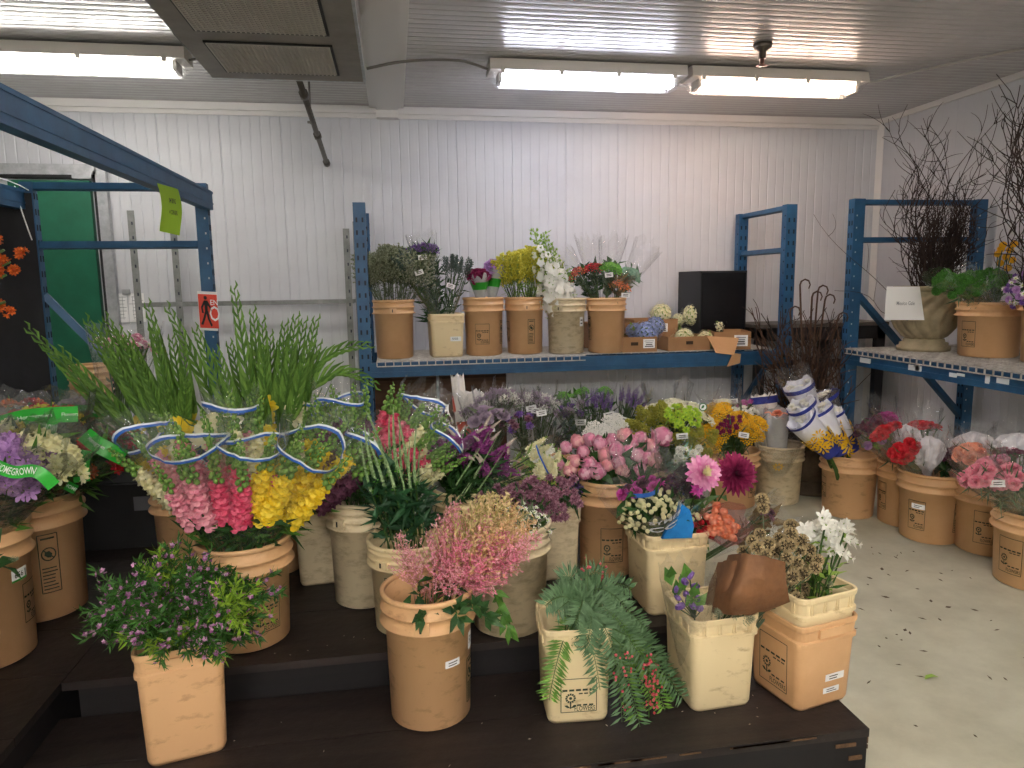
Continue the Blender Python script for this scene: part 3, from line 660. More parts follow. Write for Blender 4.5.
for f in (.22, .62, .98):
    mb = MB(); c = P0.lerp(P1, f); dd = (P1-P0).normalized()*.03; mb.tube([c-dd, c+dd], .024, 8); mb.build('coupling', mat('pipe_grey', '#6b655e'), t, True)
mb = MB(); c = W(311, 83, Y=4.6); c2 = W(311, 124, Y=4.6); mb.tube([V((c2.x, 4.6, CZ)), V((c2.x, 4.6, c2.z))], .006, 6); mb.tube([V((c2.x-.02, 4.6, c2.z+.01)), V((c2.x+.02, 4.6, c2.z+.01))], .008, 6)
tag(mb.build('hanger_rod', M_CAB, None, True, V((c2.x, 4.6, CZ))), 'thin metal hanger rod dropping from the ceiling behind the slanting pipe', 'rod')
t = thing('sprinkler_head', 'small metal sprinkler head on the ceiling above the warm light', 'sprinkler', (2.2, 3.75, CZ))
pz = W(762, 66, Y=3.75); mb = MB(); mb.lathe([(.001, CZ), (.05, CZ-.005), (.045, CZ-.03), (.02, CZ-.045), (.02, CZ-.08), (.001, CZ-.08)], 12, V((pz.x, 3.75, 0))); mb.build('escutcheon', mat('brass_dull', '#6a625a', None, .4, .8), t, True)
mb = MB(); mb.lathe([(.001, CZ-.08), (.012, CZ-.08), (.012, CZ-.11), (.03, CZ-.115), (.001, CZ-.12)], 10, V((pz.x, 3.75, 0))); mb.build('deflector', mat('brass_red', '#a07a70', None, .4, .6), t, True)
# ------------------------------------------------------------------ pails
TAN = mat('pail_tan', '#dbb082', '#cfa172', .42, var='noise', nscale=4); TAN2 = mat('pail_tan_scuffed', '#d8ac7e', '#a47a52', .48, var='streak', nscale=13, lo=.55, hi=.74)
CREAM = mat('pail_cream', '#e6d2a6', '#b49a6e', .45, var='streak', nscale=14, lo=.57, hi=.74); CREAM2 = mat('pail_cream_dirty', '#d8c8a6', '#a3906c', .5, var='streak', nscale=16, lo=.48, hi=.74)
BLACKP = mat('pail_black', '#1b1a1c', None, .45); WATER = mat('pail_inside', '#3a2c1e', '#54402c', .3, var='noise')
BK = {}
def seg(mb, f, a, b, w, n=8):
    a, b = V((*a, 0)), V((*b, 0)); d = (b-a).normalized(); s = V((-d.y, d.x, 0))*w/2
    vs = []
    for i in range(n+1):
        p = a.lerp(b, i/n); vs += [f((p+s).x, (p+s).y), f((p-s).x, (p-s).y)]
    mb.add(vs, [(2*i, 2*i+1, 2*i+3, 2*i+2) for i in range(n)])
def logo(mb, f, w=.1, h=.135, kind='flower'):
    x0, x1, y0, y1 = -w/2, w/2, -h/2, h/2; ym = y1-h*.34; t = .0022
    if kind == 'flower':
        for a, b in (((x0,y0),(x1,y0)),((x0,y1),(x1,y1)),((x0,y0),(x0,y1)),((x1,y0),(x1,y1))): seg(mb, f, a, b, t)
        for i in range(5): seg(mb, f, (x0+w*(.04+.19*i), ym), (x0+w*(.04+.19*i+.14), ym), .006, 2)
        for i in range(3): seg(mb, f, (x0+w*(.5+.15*i), ym-.011), (x0+w*(.5+.15*i+.11), ym-.011), .004, 2)
        cx, cy, R = x0+w*.27, y0+h*.42, w*.15
        for i in range(12):
            a = i*pi/6; seg(mb, f, (cx+R*.6*cos(a), cy+R*.6*sin(a)), (cx+R*cos(a), cy+R*sin(a)), .005, 1)
        mb.add([f(cx+R*.3*cos(i*pi/4), cy+R*.3*sin(i*pi/4)) for i in range(8)], [tuple(range(8))])
        seg(mb, f, (cx, cy-R), (cx, cy-R*2.1), .004, 1)
        for s in (-1, 1): mb.add([f(cx, cy-R*2), f(cx+s*R*.6, cy-R*1.35), f(cx+s*R*1.2, cy-R*1.4), f(cx+s*R*.7, cy-R*1.9)], [(0, 1, 2, 3)])
        text(mb, 'FLOWERS', .016, lambda x, y: f(x+w*.17, y+y0+h*.09), w=w*.58); 
        for i in range(3): seg(mb, f, (w*(-.05+.17*i), y0+h*.2), (w*(.07+.17*i), y0+h*.2), .005, 2)
    else:   # warning panel
        for a, b in (((x0,y0),(x1,y0)),((x0,y1),(x1,y1)),((x0,y0),(x0,y1)),((x1,y0),(x1,y1))): seg(mb, f, a, b, .003)
        cy, R = y1-h*.34, w*.36
        for i in range(16):
            a = i*pi/8; seg(mb, f, (R*cos(a), cy+R*sin(a)), (R*cos(a+pi/8), cy+R*sin(a+pi/8)), .004, 1)
        mb.add([f(*p) for p in ((-R*.5, cy+R*.4), (R*.1, cy+R*.5), (R*.5, cy), (R*.3, cy-R*.6), (-R*.2, cy-R*.5), (-R*.6, cy-R*.1))], [(0,1,2,3,4,5)]); seg(mb, f, (-R*.7, cy+R*.7), (R*.7, cy-R*.7), .004, 2)
        seg(mb, f, (x0*.7, y1-h*.07), (x1*.7, y1-h*.07), .006, 3)
        for i in range(7): seg(mb, f, (x0*.8, y0+h*.06+i*h*.06), (x1*U(.4, .8), y0+h*.06+i*h*.06), .004, 3)
def sticker(t, f, w, h, txt=None, base=None, name='price_sticker', green=False):
    mb = MB(); n = 6
    vs = [f(-w/2+w*i/n, y) for i in range(n+1) for y in (-h/2, h/2)]; mb.add(vs, [(2*i, 2*i+2, 2*i+3, 2*i+1) for i in range(n)])
    if green: mb.k = 1; mb.add([f(-w/2+w*i/n, y)+V((0, -.0006, 0)) for i in range(n+1) for y in (-h/2, -h/2+.006)], [(2*i, 2*i+2, 2*i+3, 2*i+1) for i in range(n)])
    s = mb.build(name, [base or TAGM, B_GREEN], t)
    mb = MB(); g = lambda x, y: f(x, y, .0007)
    if txt: text(mb, txt, h*.5, lambda x, y: g(x-w*.06, y), w=w*.55)
    else:
        for i in range(2): seg(mb, g, (-w*.3, h*(.15-.35*i)), (w*U(.1, .35), h*(.15-.35*i)), h*.13, 4)
    if green: seg(mb, g, (w*.38, -h*.3), (w*.38, h*.3), w*.07, 2)
    mb.build('sticker_print', INK, s)
def round_pail(key, label, x, y, z, rt, h, m, prints=(), stick=(), lug=None, style='gal', group=None, cat='bucket', name='flower_bucket'):
    t = thing(name, label, cat, (x, y, z), group); c = V((x, y, z)); rb = rt*(.88 if style != 'tall' else .9)
    av = -math.degrees(math.atan2(x, y)); rr = lambda q: rb+(rt-.004-rb)*min(1, max(0, q/h))
    if style == 'tall': P = [(rb-.012, 0), (rb, .008), (rr(h*.76), h*.76), (rt+.009, h*.763), (rt+.01, h*.775), (rt, h*.79), (rt, h*.865), (rt+.008, h*.868), (rt+.008, h*.882), (rt, h*.893)]
    elif style == 'cream': P = [(rb-.012, 0), (rb, .008), (rr(h*.74), h*.74), (rt+.006, h*.745), (rt+.007, h*.765), (rt, h*.77), (rt, h*.82), (rt+.005, h*.825), (rt+.005, h*.845), (rt, h*.85), (rt, h*.9), (rt+.004, h*.905), (rt+.004, h*.92), (rt, h*.925)]
    else: P = [(rb-.012, 0), (rb, .008), (rr(h*.74), h*.74), (rt+.009, h*.742), (rt+.011, h*.752), (rt+.009, h*.765), (rt-.001, h*.785), (rt-.001, h*.845), (rt+.008, h*.848), (rt+.009, h*.86), (rt+.007, h*.87), (rt-.001, h*.885)]
    P += [(rt, h-.014)]; Pi = [(rt-.006, h-.014), (rt-.01, h*.75), (rb-.006, .02)]
    mb = MB(); mb.lathe([(.001, 0)]+P+Pi+[(.001, .02)], 40, c); mb.build('body', m, t, True)
    mb = MB(); mb.lathe([(rt-.001, h-.016), (rt+.006, h-.014), (rt+.007, h-.004), (rt+.003, h), (rt-.004, h-.001), (rt-.007, h-.012), (rt-.001, h-.016)], 40, c); mb.build('rim', m, t, True)
    if key[0] != 'E': mb = MB(); mb.disc(c+V((0, 0, h*.45)), rr(h*.45)-.012, 24); mb.build('water', WATER, t)
    f0 = lambda a, hz: (lambda q, p, o=0: c+V((sin(a+q/rt)*(rr(hz+p)+.0008+o), -cos(a+q/rt)*(rr(hz+p)+.0008+o), hz+p)))
    for a, hz, k, w_, h_ in prints:
        mb = MB(); logo(mb, f0(math.radians(a+av), h*hz), w_, h_, k); mb.build('printed_label', INKG, t)
    for a, hz, w_, h_, tx, gr in stick: sticker(t, f0(math.radians(a+av), h*hz), w_, h_, tx, green=gr)
    for a in (lug if lug is not None else ()):
        a = math.radians(a+av); R = Matrix.Rotation(a, 3, 'Z'); q = c+V((sin(a)*(rt+.004), -cos(a)*(rt+.004), h*.82))
        mb = MB(); mb.box(q, (.042, .012, h*.085), R); mb.k = 1; mb.box(q+R@V((-.003, -.0062, 0)), (.006, .002, h*.05), R); mb.build('handle_lug', [m, INK], t)
    BK[key] = (c, rt, h); return t
def rsq(hx, hy, r, k=5):
    P = []
    for cx, cy, a0 in ((hx-r, -hy+r, -90), (hx-r, hy-r, 0), (-hx+r, hy-r, 90), (-hx+r, -hy+r, 180)):
        for i in range(k): a = math.radians(a0+90*i/(k-1)); P.append((cx+r*cos(a), cy+r*sin(a)))
    return P
def square_pail(key, label, x, y, z, wt, h, m, yaw=0, prints=(), stick=(), ribs=True, dy=None, band=.2, tilt=None, group=None, name='flower_bucket'):
    t = thing(name, label, 'bucket', (x, y, z), group); c = V((x, y, z)); R = Matrix.Rotation(math.radians(yaw), 3, 'Z')
    hy0 = (dy or wt)/2; h0 = wt/2; bz = h*(1-band)
    def loft(P, mb):
        vs, fs = [], []; n = 20
        for q, zz in P: vs += [c+R@V((px_, py_, zz)) for px_, py_ in rsq(h0*q, hy0*q, .028*q)]
        for i in range(len(P)-1):
            for j in range(n): fs.append((i*n+j, i*n+(j+1) % n, (i+1)*n+(j+1) % n, (i+1)*n+j))
        fs.append(tuple(range(n-1, -1, -1))); fs.append(tuple((len(P)-1)*n+j for j in range(n))); mb.add(vs, fs)
    mb = MB(); loft([(.85, 0), (.89, .012), (.955, bz), (.95, h-.02), (.9, h-.02), (.85, .02)], mb); b = mb.build('body', m, t); 
    for p in b.data.polygons: p.use_smooth = len(p.vertices) == 4
    mb = MB(); loft([(.95, bz-.006), (1.01, bz-.004), (1.01, bz+.006), (.965, bz+.01), (.985, h-.022), (1.015, h-.014), (1.02, h-.003), (1.0, h), (.95, h-.002), (.93, h-.03), (.92, bz)], mb)
    mb.f = [f for f in mb.f if len(f) == 4]; mb.m = [0]*len(mb.f)
    if ribs:
        for fx, fy, s in ((0, -1, hy0), (1, 0, h0), (0, 1, hy0), (-1, 0, h0)):
            for u in (-.7, -.62, -.25, -.17, .17, .25, .62, .7):
                L = h0 if fy else hy0; p = V((fx*s*.985, fy*s*.985, (bz+h)/2)); p += V((u*L, 0, 0)) if fy else V((0, u*L, 0))
                mb.box(c+R@p, (.0035, .006, h-bz-.02) if fy else (.006, .0035, h-bz-.02), R)
    mb.build('rim', m, t)
    if not ribs:
        mb = MB(); mb.box(c+R@V((0, -hy0*1.0, bz+.03)), (wt*.42, .012, .026), R); mb.build('handle_lug', m, t)
    mb = MB(); mb.add([c+R@V((px_, py_, h*.4)) for px_, py_ in rsq(h0*.85, hy0*.85, .025)], [tuple(range(20))]); mb.build('water', WATER, t)
    q = lambda zz: .89+.065*zz/bz
    def face(side, hz):
        if side == 'f': return lambda u, v, o=0: c+R@V((u, -hy0*q(hz+v)-.0008-o, hz+v))
        return lambda u, v, o=0: c+R@V((-h0*q(hz+v)-.0008-o, -u, hz+v))
    for s, u0, hz, k, w_, h_ in prints:
        f = face(s, h*hz); mb = MB(); logo(mb, (lambda f, u0: lambda u, v, o=0: f(u+u0, v, o))(f, u0), w_, h_, k); mb.build('printed_label', INKG, t)
    for s, u0, hz, w_, h_, tx in stick:
        f = face(s, h*hz); sticker(t, (lambda f, u0: lambda u, v, o=0: f(u+u0, v, o))(f, u0), w_, h_, tx)
    if tilt: t.rotation_euler = tilt
    BK[key] = (c, h0, h); return t
FL = lambda a, hz, w=.1, h=.13: (a, hz, 'flower', w, h)
# low front step
round_pail('B2', 'tall tan round pail of pink astilbe at the front edge of the low step', .063, 1.919, .14, .126, .381, TAN2, [(72, .3, 'warn', .05, .13)], [(32, .51, .05, .021, None, False), (72, .6, .03, .05, '50', False)], (-8, 172), 'tall')
square_pail('B1', 'square-sided tan pail stuffed with waxflower beside the side step', -.59, 1.88, .14, .215, .31, TAN2, 13, dy=.15, ribs=False)
square_pail('B3', 'cream square pail with peppertree fronds spilling over its rim', .472, 1.867, .14, .195, .281, CREAM, -4, [('f', .0, .3, 'flower', .1, .1)])
square_pail('B4', 'cream square pail below the brown paper wrap on the low step', .885, 1.86, .14, .21, .281, CREAM, 3)
square_pail('B5', 'tan square pail with torn white stickers at the chipped step corner', 1.16, 1.825, .14, .222, .262, TAN, 13, [('l', .0, .42, 'flower', .11, .15)], [('f', .03, .33, .07, .022, None), ('f', .02, .18, .06, .018, None)], ribs=False, band=.22)
square_pail('B5b', 'cream square pail nested inside the tan square pail, holding white freesias', 1.16, 1.825, .182, .216, .3, CREAM, 13, band=.2)
# upper step
round_pail('B6', 'tan round pail of sleeved snapdragons above the waxflower pail', -.491, 2.233, .26, .139, .334, TAN, [FL(24, .36, .1, .12)], (), None)
round_pail('B7', 'cream round pail of green veronica behind the astilbe pail', .014, 2.222, .26, .1245, .3, CREAM, [(-25, .5, 'flower', .06, .1)], (), (-38,), 'cream')
round_pail('B8', 'large dirty cream round pail below the wine coloured mums', .335, 2.165, .26, .132, .35, CREAM2, (), (), None, 'cream')
round_pail('B9', 'cream round pail with grime band, half hidden behind the veronica pail', -.136, 2.45, .26, .12, .377, CREAM2, (), (), (-40,), 'cream')
square_pail('B10', 'small grimy square pail between snapdragon pail and cream round pail', -.299, 2.68, .26, .2, .275, CREAM2, 5)
round_pail('B11', 'tall tan pail crowded with pink peonies', .776, 2.53, .26, .115, .368, TAN2, [(10, .36, 'flower', .09, .13)], (), None, 'tall')
square_pail('B12', 'cream square pail holding the lettered sleeve bouquets beside the peony pail', .89, 2.22, .26, .225, .279, CREAM, 2)
round_pail('B13', 'black pail of orange tulips tucked behind the brown paper wrap', 1.0, 2.36, .26, .085, .25, BLACKP, (), (), None, 'cream')
square_pail('B21', 'narrow cream square pail seen below the mums beside the peonies', .555, 2.55, .26, .2, .28, CREAM2, 0)
round_pail('B21b', 'tan pail with printed label in shadow between mums and peonies', .62, 2.85, .26, .13, .36, TAN, [FL(25, .35)], (), None, 'tall')
round_pail('B7b', 'cream round pail hidden under purple veronica spikes', .24, 2.62, .26, .12, .34, CREAM, (), (), None, 'cream')
round_pail('B22', 'tan pail in shade holding the fan of gladiolus by the black crate', -.83, 2.86, .26, .125, .34, TAN2, (), (), None)
round_pail('B22b', 'tan pail of upright gladiolus hidden behind the snapdragon sleeves', -.5, 2.8, .26, .125, .36, TAN2, (), (), None)
# side step
round_pail('B23', 'large tan pail with a 656 price sticker, full of lilac alstroemeria', -1.255, 2.253, .26, .14, .42, TAN, [(66, .4, 'flower', .08, .12)], [(47, .63, .06, .037, '656', True)], None, 'tall')
round_pail('B24', 'tan pail with warning panel behind the 656 pail', -1.235, 2.575, .26, .142, .42, TAN, [(10, .48, 'warn', .06, .2)], (), None, 'tall')
round_pail('B25', 'tan pail cut off by the picture edge, nearest the camera', -1.205, 1.86, .26, .12, .37, TAN, [(60, .3, 'flower', .07, .12)], (), None, 'tall')
# floor along the racks
round_pail('B14', 'tan pail of golden yarrow behind the two dahlias', 2.0, 3.94, 0, .15, .345, TAN, [FL(62, .4)], (), None)
round_pail('B15', 'dirty cream pail of paper rolls beside the floor urn', 2.308, 3.95, 0, .142, .362, CREAM2, (), (), None, 'cream')
round_pail('B16', 'plain tan pail of sunflower print sleeves on the pale floor', 2.573, 3.643, 0, .155, .364, TAN2, [(-66, .45, 'flower', .06, .12)], (), None)
round_pail('B17', 'tan pail of magenta carnations at the rack corner post', 2.787, 3.44, 0, .155, .36, TAN, [(-55, .45, 'flower', .07, .15)], (), None)
round_pail('B18', 'tan pail of red carnations with a torn white label', 2.747, 3.206, 0, .158, .366, TAN, [FL(-25, .4, .09, .15), (56, .4, 'warn', .05, .15)], [(-22, .53, .07, .026, None, False)], None)
round_pail('B19', 'tan pail of peach carnations between red and pale pink ones', 2.9, 3.0, 0, .155, .35, TAN, [FL(-6, .42, .09, .16)], [(42, .3, .02, .035, None, False)], None)
round_pail('B20', 'tan pail of long-stemmed pale pink carnations at the picture edge', 2.77, 2.615, 0, .16, .34, TAN, [FL(-33, .42, .11, .16)], (), None)
# wall rack shelf
z = .89
round_pail('S1', 'tan pail of grey caspia next to the blue corner post', -.005, 4.66, z, .129, .374, TAN, (), (), (-2,), 'tall')
square_pail('S2', 'small cream square pail with 550 sticker on the wire shelf', .326, 4.68, z, .225, .28, CREAM, 4, (), [('f', .05, .42, .07, .03, '550')])
round_pail('S3', 'tan shelf pail of wine and lavender heads in white sleeves', .581, 4.69, z, .132, .38, TAN, [FL(-5, .38, .1, .13), (70, .4, 'warn', .05, .15)], (), None, 'tall')
round_pail('S4', 'tan shelf pail of yellow goldenrod', .862, 4.72, z, .129, .377, TAN, [(22, .4, 'warn', .05, .16), (-70, .4, 'flower', .06, .13)], (), (8,), 'tall')
round_pail('S5', 'mottled cream shelf pail of white delphinium', 1.13, 4.64, z, .129, .366, CREAM2, (), [(56, .58, .04, .06, None, False)], (-20,), 'tall')
round_pail('S6', 'tan shelf pail of sleeved red berries and sedum beside the cartons', 1.4, 4.62, z, .13, .365, TAN, [(-65, .45, 'warn', .05, .15)], (), (-60,), 'tall')
# side rack shelf
round_pail('R1', 'tan pail of green dianthus next to the fluted urn', 3.29, 3.5, .916, .165, .305, TAN, [FL(-40, .42, .09, .14)], (), None)
round_pail('R2', 'tan shelf pail beside the green dianthus pail at picture edge', 3.33, 3.12, .916, .165, .36, TAN, [(-38, .5, 'warn', .06, .17)], (), (-18,))
# stacked empty pails behind the gladiolus
pe = W(90, 372, Y=5.0); words_ = ['lowest', 'second from the floor', 'third from the floor', 'middle', 'third from the top', 'second from the top', 'topmost']
for i in range(7):
    round_pail('E%d' % i, words_[i]+' of seven nested empty tan pails by the green door', pe.x, 5.0, .081*i, .122, .385, TAN2, (), (), None, 'tall', 'nested empty tan pails')
t = thing('plastic_crate', 'black plastic crate with a grey label behind the waxflower', 'crate', (-1.1, 3.2, .26))
mb = MB(); a, b, c_, d_ = -1.62, -.98, 3.15, 3.58
mb.box(((a+b)/2, c_, .395), (b-a, .02, .27)); mb.box(((a+b)/2, d_, .395), (b-a, .02, .27)); mb.box((a, (c_+d_)/2, .395), (.02, d_-c_, .27)); mb.box((b, (c_+d_)/2, .395), (.02, d_-c_, .27)); mb.box(((a+b)/2, (c_+d_)/2, .267), (b-a, d_-c_, .014)); mb.build('crate_body', mat('crate_black', '#161618', None, .6), t)
mb = MB(); mb.box(((a+b)/2, c_, .53), (b-a+.03, .035, .02)); mb.box(((a+b)/2, d_, .53), (b-a+.03, .035, .02)); mb.box((a, (c_+d_)/2, .53), (.035, d_-c_, .02)); mb.box((b, (c_+d_)/2, .53), (.035, d_-c_, .02)); mb.build('rim', mat('crate_black', '#161618'), t)
mb = MB(); mb.box(((a+b)/2, (c_+d_)/2, .537), (b-a-.02, d_-c_-.02, .012)); mb.build('lid', mat('crate_black', '#161618'), t)
mb = MB(); p = W(149, 503, Y=3.138); mb.box(p, (.12, .004, .06)); mb.build('label_plate', mat('label_grey', '#6c6c74', None, .6), t)
BK['crate'] = (V((-1.3, 3.36, .27)), .2, .27)
# ------------------------------------------------------------------ bouquets
def foot(key, dx=0, dy=0):
    c, r, h = BK[key]; return c+V((dx*r, dy*r, .022))
def sleeve(t, a, b, r0, r1, over=.1, m=None, band=None, jag=.03, name='sleeve', crk=.06, t0=.15, flat=.8, txt=None, tcol=None, sag=0):
    "cone of film from near the foot a to beyond the head b"
    ax = (b-a); L = ax.length; ax = ax.normalized(); u, w = perp(ax); n, k = 28, 9; vs, fs = [], []; ph = U(0, 6)
    wr = [U(-1, 1)*crk for _ in range(n)]; jj = [U(-1, 1)*jag for _ in range(n)]
    top = L+over
    def P(j, f, e=1.0):
        q = r0+(r1-r0)*f**1.15; an = 2*pi*j/n; s = 1+(wr[j % n]+.05*sin(3*an+ph+f*4))*f*1.3
        z = L*t0+(top-L*t0)*f+(jj[j % n] if f > .99 else 0)+sag*f*(cos(2*an)*.5-.4*cos(an+ph*.3))
        return a+ax*z+(u*cos(an)+w*sin(an)*flat)*q*s*e
    for i in range(k+1):
        for j in range(n): vs.append(P(j, i/k))
    for i in range(k):
        for j in range(n): fs.append((i*n+j, i*n+(j+1) % n, (i+1)*n+(j+1) % n, (i+1)*n+j))
    mb = MB(); mb.add(vs, fs); s = mb.build(name, m or FILM, t, True)
    if band:
        for (f0, f1, mm, nm) in band:
            mb = MB(); vs = []
            for j in range(n+1): vs += [P(j, f0, 1.012), P(j, f1, 1.012)]
            mb.add(vs, [(2*j, 2*j+2, 2*j+3, 2*j+1) for j in range(n)]); bb = mb.build(nm, mm, s, True)
    if txt:
        mb = MB(); s0 = max(range(n), key=lambda j: -P(j, .7).y)
        for tt, f, hh, ww in txt:
            def g(x, y, f=f):
                jf = s0+x/(2*pi*(r0+(r1-r0)*f))*n; j0 = math.floor(jf); ff = f+y/top; p = P(j0, ff, 1.02).lerp(P(j0+1, ff, 1.02), jf-j0); return p
            g0, g1 = g(.01, 0), g(-.01, 0); fl = 1 if (g0-g1).dot(RT) > 0 else -1
            text(mb, tt, hh, lambda x, y: g(x*fl, y), w=ww)
        mb.build('sleeve_lettering', tcol or TAGM, s)
    return s
def price_tag(t, p, s=.03, w=.055):
    d = (V((0, 0, HC))-p); d.z *= .3; d = (d.normalized()+rdir()*.3).normalized(); u, v = perp(d); a = U(-.35, .35); u, v = u*cos(a)+v*sin(a), v*cos(a)-u*sin(a)
    mb = MB(); q = [p+u*(x*w/2)+v*(y*s/2) for x, y in ((-1,-1),(1,-1),(1,1),(-1,1))]; mb.add([x+d*.001 for x in q]+[x-d*.001 for x in q], [(0,1,2,3),(7,6,5,4),(0,4,5,1),(1,5,6,2),(2,6,7,3),(3,7,4,0)])
    o = mb.build('price_tag', TAGM, t)
    mb = MB(); f = plane_map(p+d*.0018, u, v)
    for i in range(2): seg(mb, f, (-w*.3, s*(.15-.3*i)), (w*.28, s*(.15-.3*i)), s*.12, 1)
    mb.build('tag_print', INK, o)
def bunch(label, key, top, R, heads, n, s, group=None, face=.45, name='flower_bouquet', cat='bouquet', dome=.35, spread=.7, neckt=.5, leaves=0, ll=.09, lw=.02, lm=None, sm=None, sl=None, tags=0, gather=.18, hname='flower', ft=None, jit=.12, stemr=.0025, headlift=0, sz=None, leaf_from=.35, yflat=.8, band=None):
    a = ft or foot(key, U(-.35, .35), U(-.35, .35)); top = V(top); ax = (top-a).normalized(); neck = a+(top-a)*neckt
    if key in BK and BK[key][2]+BK[key][0].z < top.z-.02:      # gathered where it passes the pail's rim
        c, r, h = BK[key]; hf = min(.92, (h-.01)/(top.z-c.z)); e = a+(top-a)*hf-c; e.z = 0
        if e.length > r*.6: e = e.normalized()*(r*.6)
        neck = c+e+V((0, 0, h-.005)); ax = (top-neck).normalized()
    u = ax.cross(V((0, 1, 0))); u.normalize(); w = u.cross(ax); w = -w if w.y < 0 else w
    t = thing(name, label, cat, a, group); mb = MB(); hd = []; pts = []
    lm = lm or G_DARK; sm = sm or G_STEM; hs = heads if isinstance(heads, (list, tuple)) else [heads]
    for i in range(n):
        q = ((i+.5)/n)**.5; an = i*2.39996+U(-.2, .2); e = u*cos(an)+w*(sin(an)*yflat)
        p = top+e*(R*q)-ax*(dome*R*q*q)+rdir()*(R*jit); d = (ax+e*(q*spread)+V((-top.x*.25, -.9, .15)).normalized()*face).normalized()
        b0 = a+e*(.015*q); b1 = neck+e*(min(R*gather, .055)*q); m = p-d*((p-b1).length*.45)
        L = [b0, b0.lerp(b1, .6), b1]+[b1*(1-f)**2+m*2*f*(1-f)+p*f*f for f in (.25, .5, .75, 1)]
        mb.k = 0; mb.tube(L, stemr, 4); pts.append(L); hd.append((p, d, hs[i % len(hs)]))
    mb.k = 1
    for i in range(leaves):
        L = pts[i % n]; f = U(leaf_from, .97)*(len(L)-1); j = min(len(L)-2, int(f)); p = L[j].lerp(L[j+1], f-j); d = (L[j+1]-L[j]).normalized()
        mb.leaf(p, d*U(.3, 1)+rdir()*.8, ll*U(.6, 1.3), lw*U(.7, 1.3), None, U(0, .3))
    mb.build('foliage', [sm, lm], t)
    for p, d, h in hd: inst(PR[h], hname, t, p+d*headlift, d, s*U(.88, 1.12), sz=(sz*U(.85, 1.15) if sz else None))
    if sl is not None: sleeve(t, neck-ax*.05, top, sl.get('r0', min(R*gather, .055)+.012), sl.get('r1', R*1.25), **{k: v for k, v in {'t0': 0, **sl}.items() if k not in ('r0', 'r1')})
    if band:
        f, rr_, mm = band; c = a+(top-a)*f; mb = MB(); q = []
        for i in range(17): an = i*pi/8; q.append(c+(u*cos(an)+w*sin(an)*yflat)*rr_)
        vs = [p+ax*z for p in q for z in (-.012, .012)]; mb.add(vs, [(2*i, 2*i+2, 2*i+3, 2*i+1) for i in range(16)]); mb.build('stem_band', mm, t, True)
    for i in range(tags): price_tag(t, top-ax*U(.03, .09)+u*U(-.6, .6)*R-w*R*1.05)
    return t
def single(label, group, name, cat, a, p, head, s, d=None, leaves=3, ll=.09, lw=.03, lm=None, hname='flower_head', bow=None, stemr=.003, sm=None, sz=None):
    "one loose stem"
    t = thing(name, label, cat, a, group); m = bow or (a.lerp(p, .55)+V((0, 0, .05))); L = bez(a, m, p, 7)
    mb = MB(); mb.tube(L, stemr, 5); mb.k = 1
    for i in range(leaves):
        f = U(.45, .92); k = min(6, int(f*7)); q = L[k].lerp(L[k+1], f*7-k); mb.leaf(q, (L[k+1]-L[k]).normalized()*.4+rdir(), ll*U(.7, 1.2), lw, None, .2)
    mb.build('stem', [sm or G_STEM, lm or G_DARK], t, True)
    inst(PR[head], hname, t, p, d or (L[-1]-L[-2]), s, sz=sz)
    return t
BWB = [(.88, .898, B_BLUE, 'blue_band'), (.898, .911, B_WHITE, 'white_band')]

# -------- shelf row
def shelf(px, py, key, dy=0): return W(px, py, Y=BK[key][0].y+dy)
for px, py in ((380, 286), (396, 282), (408, 288)):
    bunch('misty grey caspia in the first tan shelf pail by the corner post', 'S1', shelf(px, py, 'S1', U(-.05, .05)), .085, 'caspia', 12, .25, 'grey caspia bunches', spread=.35, leaves=60, ll=.05, lw=.006, lm=G_GREY, sm=G_GREY, neckt=.55, gather=.5, dome=.1)
o = bunch('dark green bunch leaning out of the small cream shelf pail', 'S2', shelf(408, 268, 'S2', -.05), .075, 'thistle_dark', 12, .14, spread=.3, leaves=50, ll=.07, lw=.012, lm=G_DARK, neckt=.4, gather=.4, sl=dict(r1=.1, over=.12, haze=None) if 0 else dict(r1=.1, over=.1), tags=1)
bunch('tall wrapped bunch with violet tops leaning from the small cream shelf pail', 'S2', shelf(424, 247, 'S2', -.02), .085, ['statice_violet'], 14, .066, spread=.35, leaves=280, ll=.1, lw=.018, neckt=.35, gather=.5, sl=dict(r1=.115, over=.09), tags=1, leaf_from=.25)
bunch('short dark thistle bunch upright in the small cream shelf pail', 'S2', shelf(456, 275, 'S2'), .07, 'thistle_dark', 14, .15, spread=.25, leaves=60, ll=.08, lw=.012, neckt=.4, gather=.5, sl=dict(r1=.1, over=.1), tags=1)
bunch('large wine carnation head cluster in a white sleeve with green band', 'S3', shelf(479, 272, 'S3', -.04), .07, 'carnation_burg', 12, .046, dome=.5, spread=.9, neckt=.6, leaves=8, lm=G_SAGE, ll=.06, sl=dict(r1=.09, over=-.03, m=film('film_white', '#ffffff', .45), band=[(.55, .8, B_GREEN, 'green_band')]))
bunch('lavender carnation cluster in a white sleeve with green band', 'S3', shelf(496, 264, 'S3', .03), .065, 'carnation_lilac', 12, .046, dome=.5, spread=.9, neckt=.6, leaves=8, lm=G_SAGE, ll=.06, sl=dict(r1=.085, over=-.03, m=film('film_white'), band=[(.5, .72, B_GREEN, 'green_band')]))
for px, py in ((512, 286), (526, 283), (537, 289)):
    bunch('bright yellow goldenrod in the shelf pail beside the lavender carnations', 'S4', shelf(px, py, 'S4', U(-.05, .05)), .065, 'solidago', 10, .25, 'yellow goldenrod bunches', spread=.3, leaves=40, ll=.07, lw=.009, lm=G_LITE, neckt=.5, gather=.5, dome=.1)
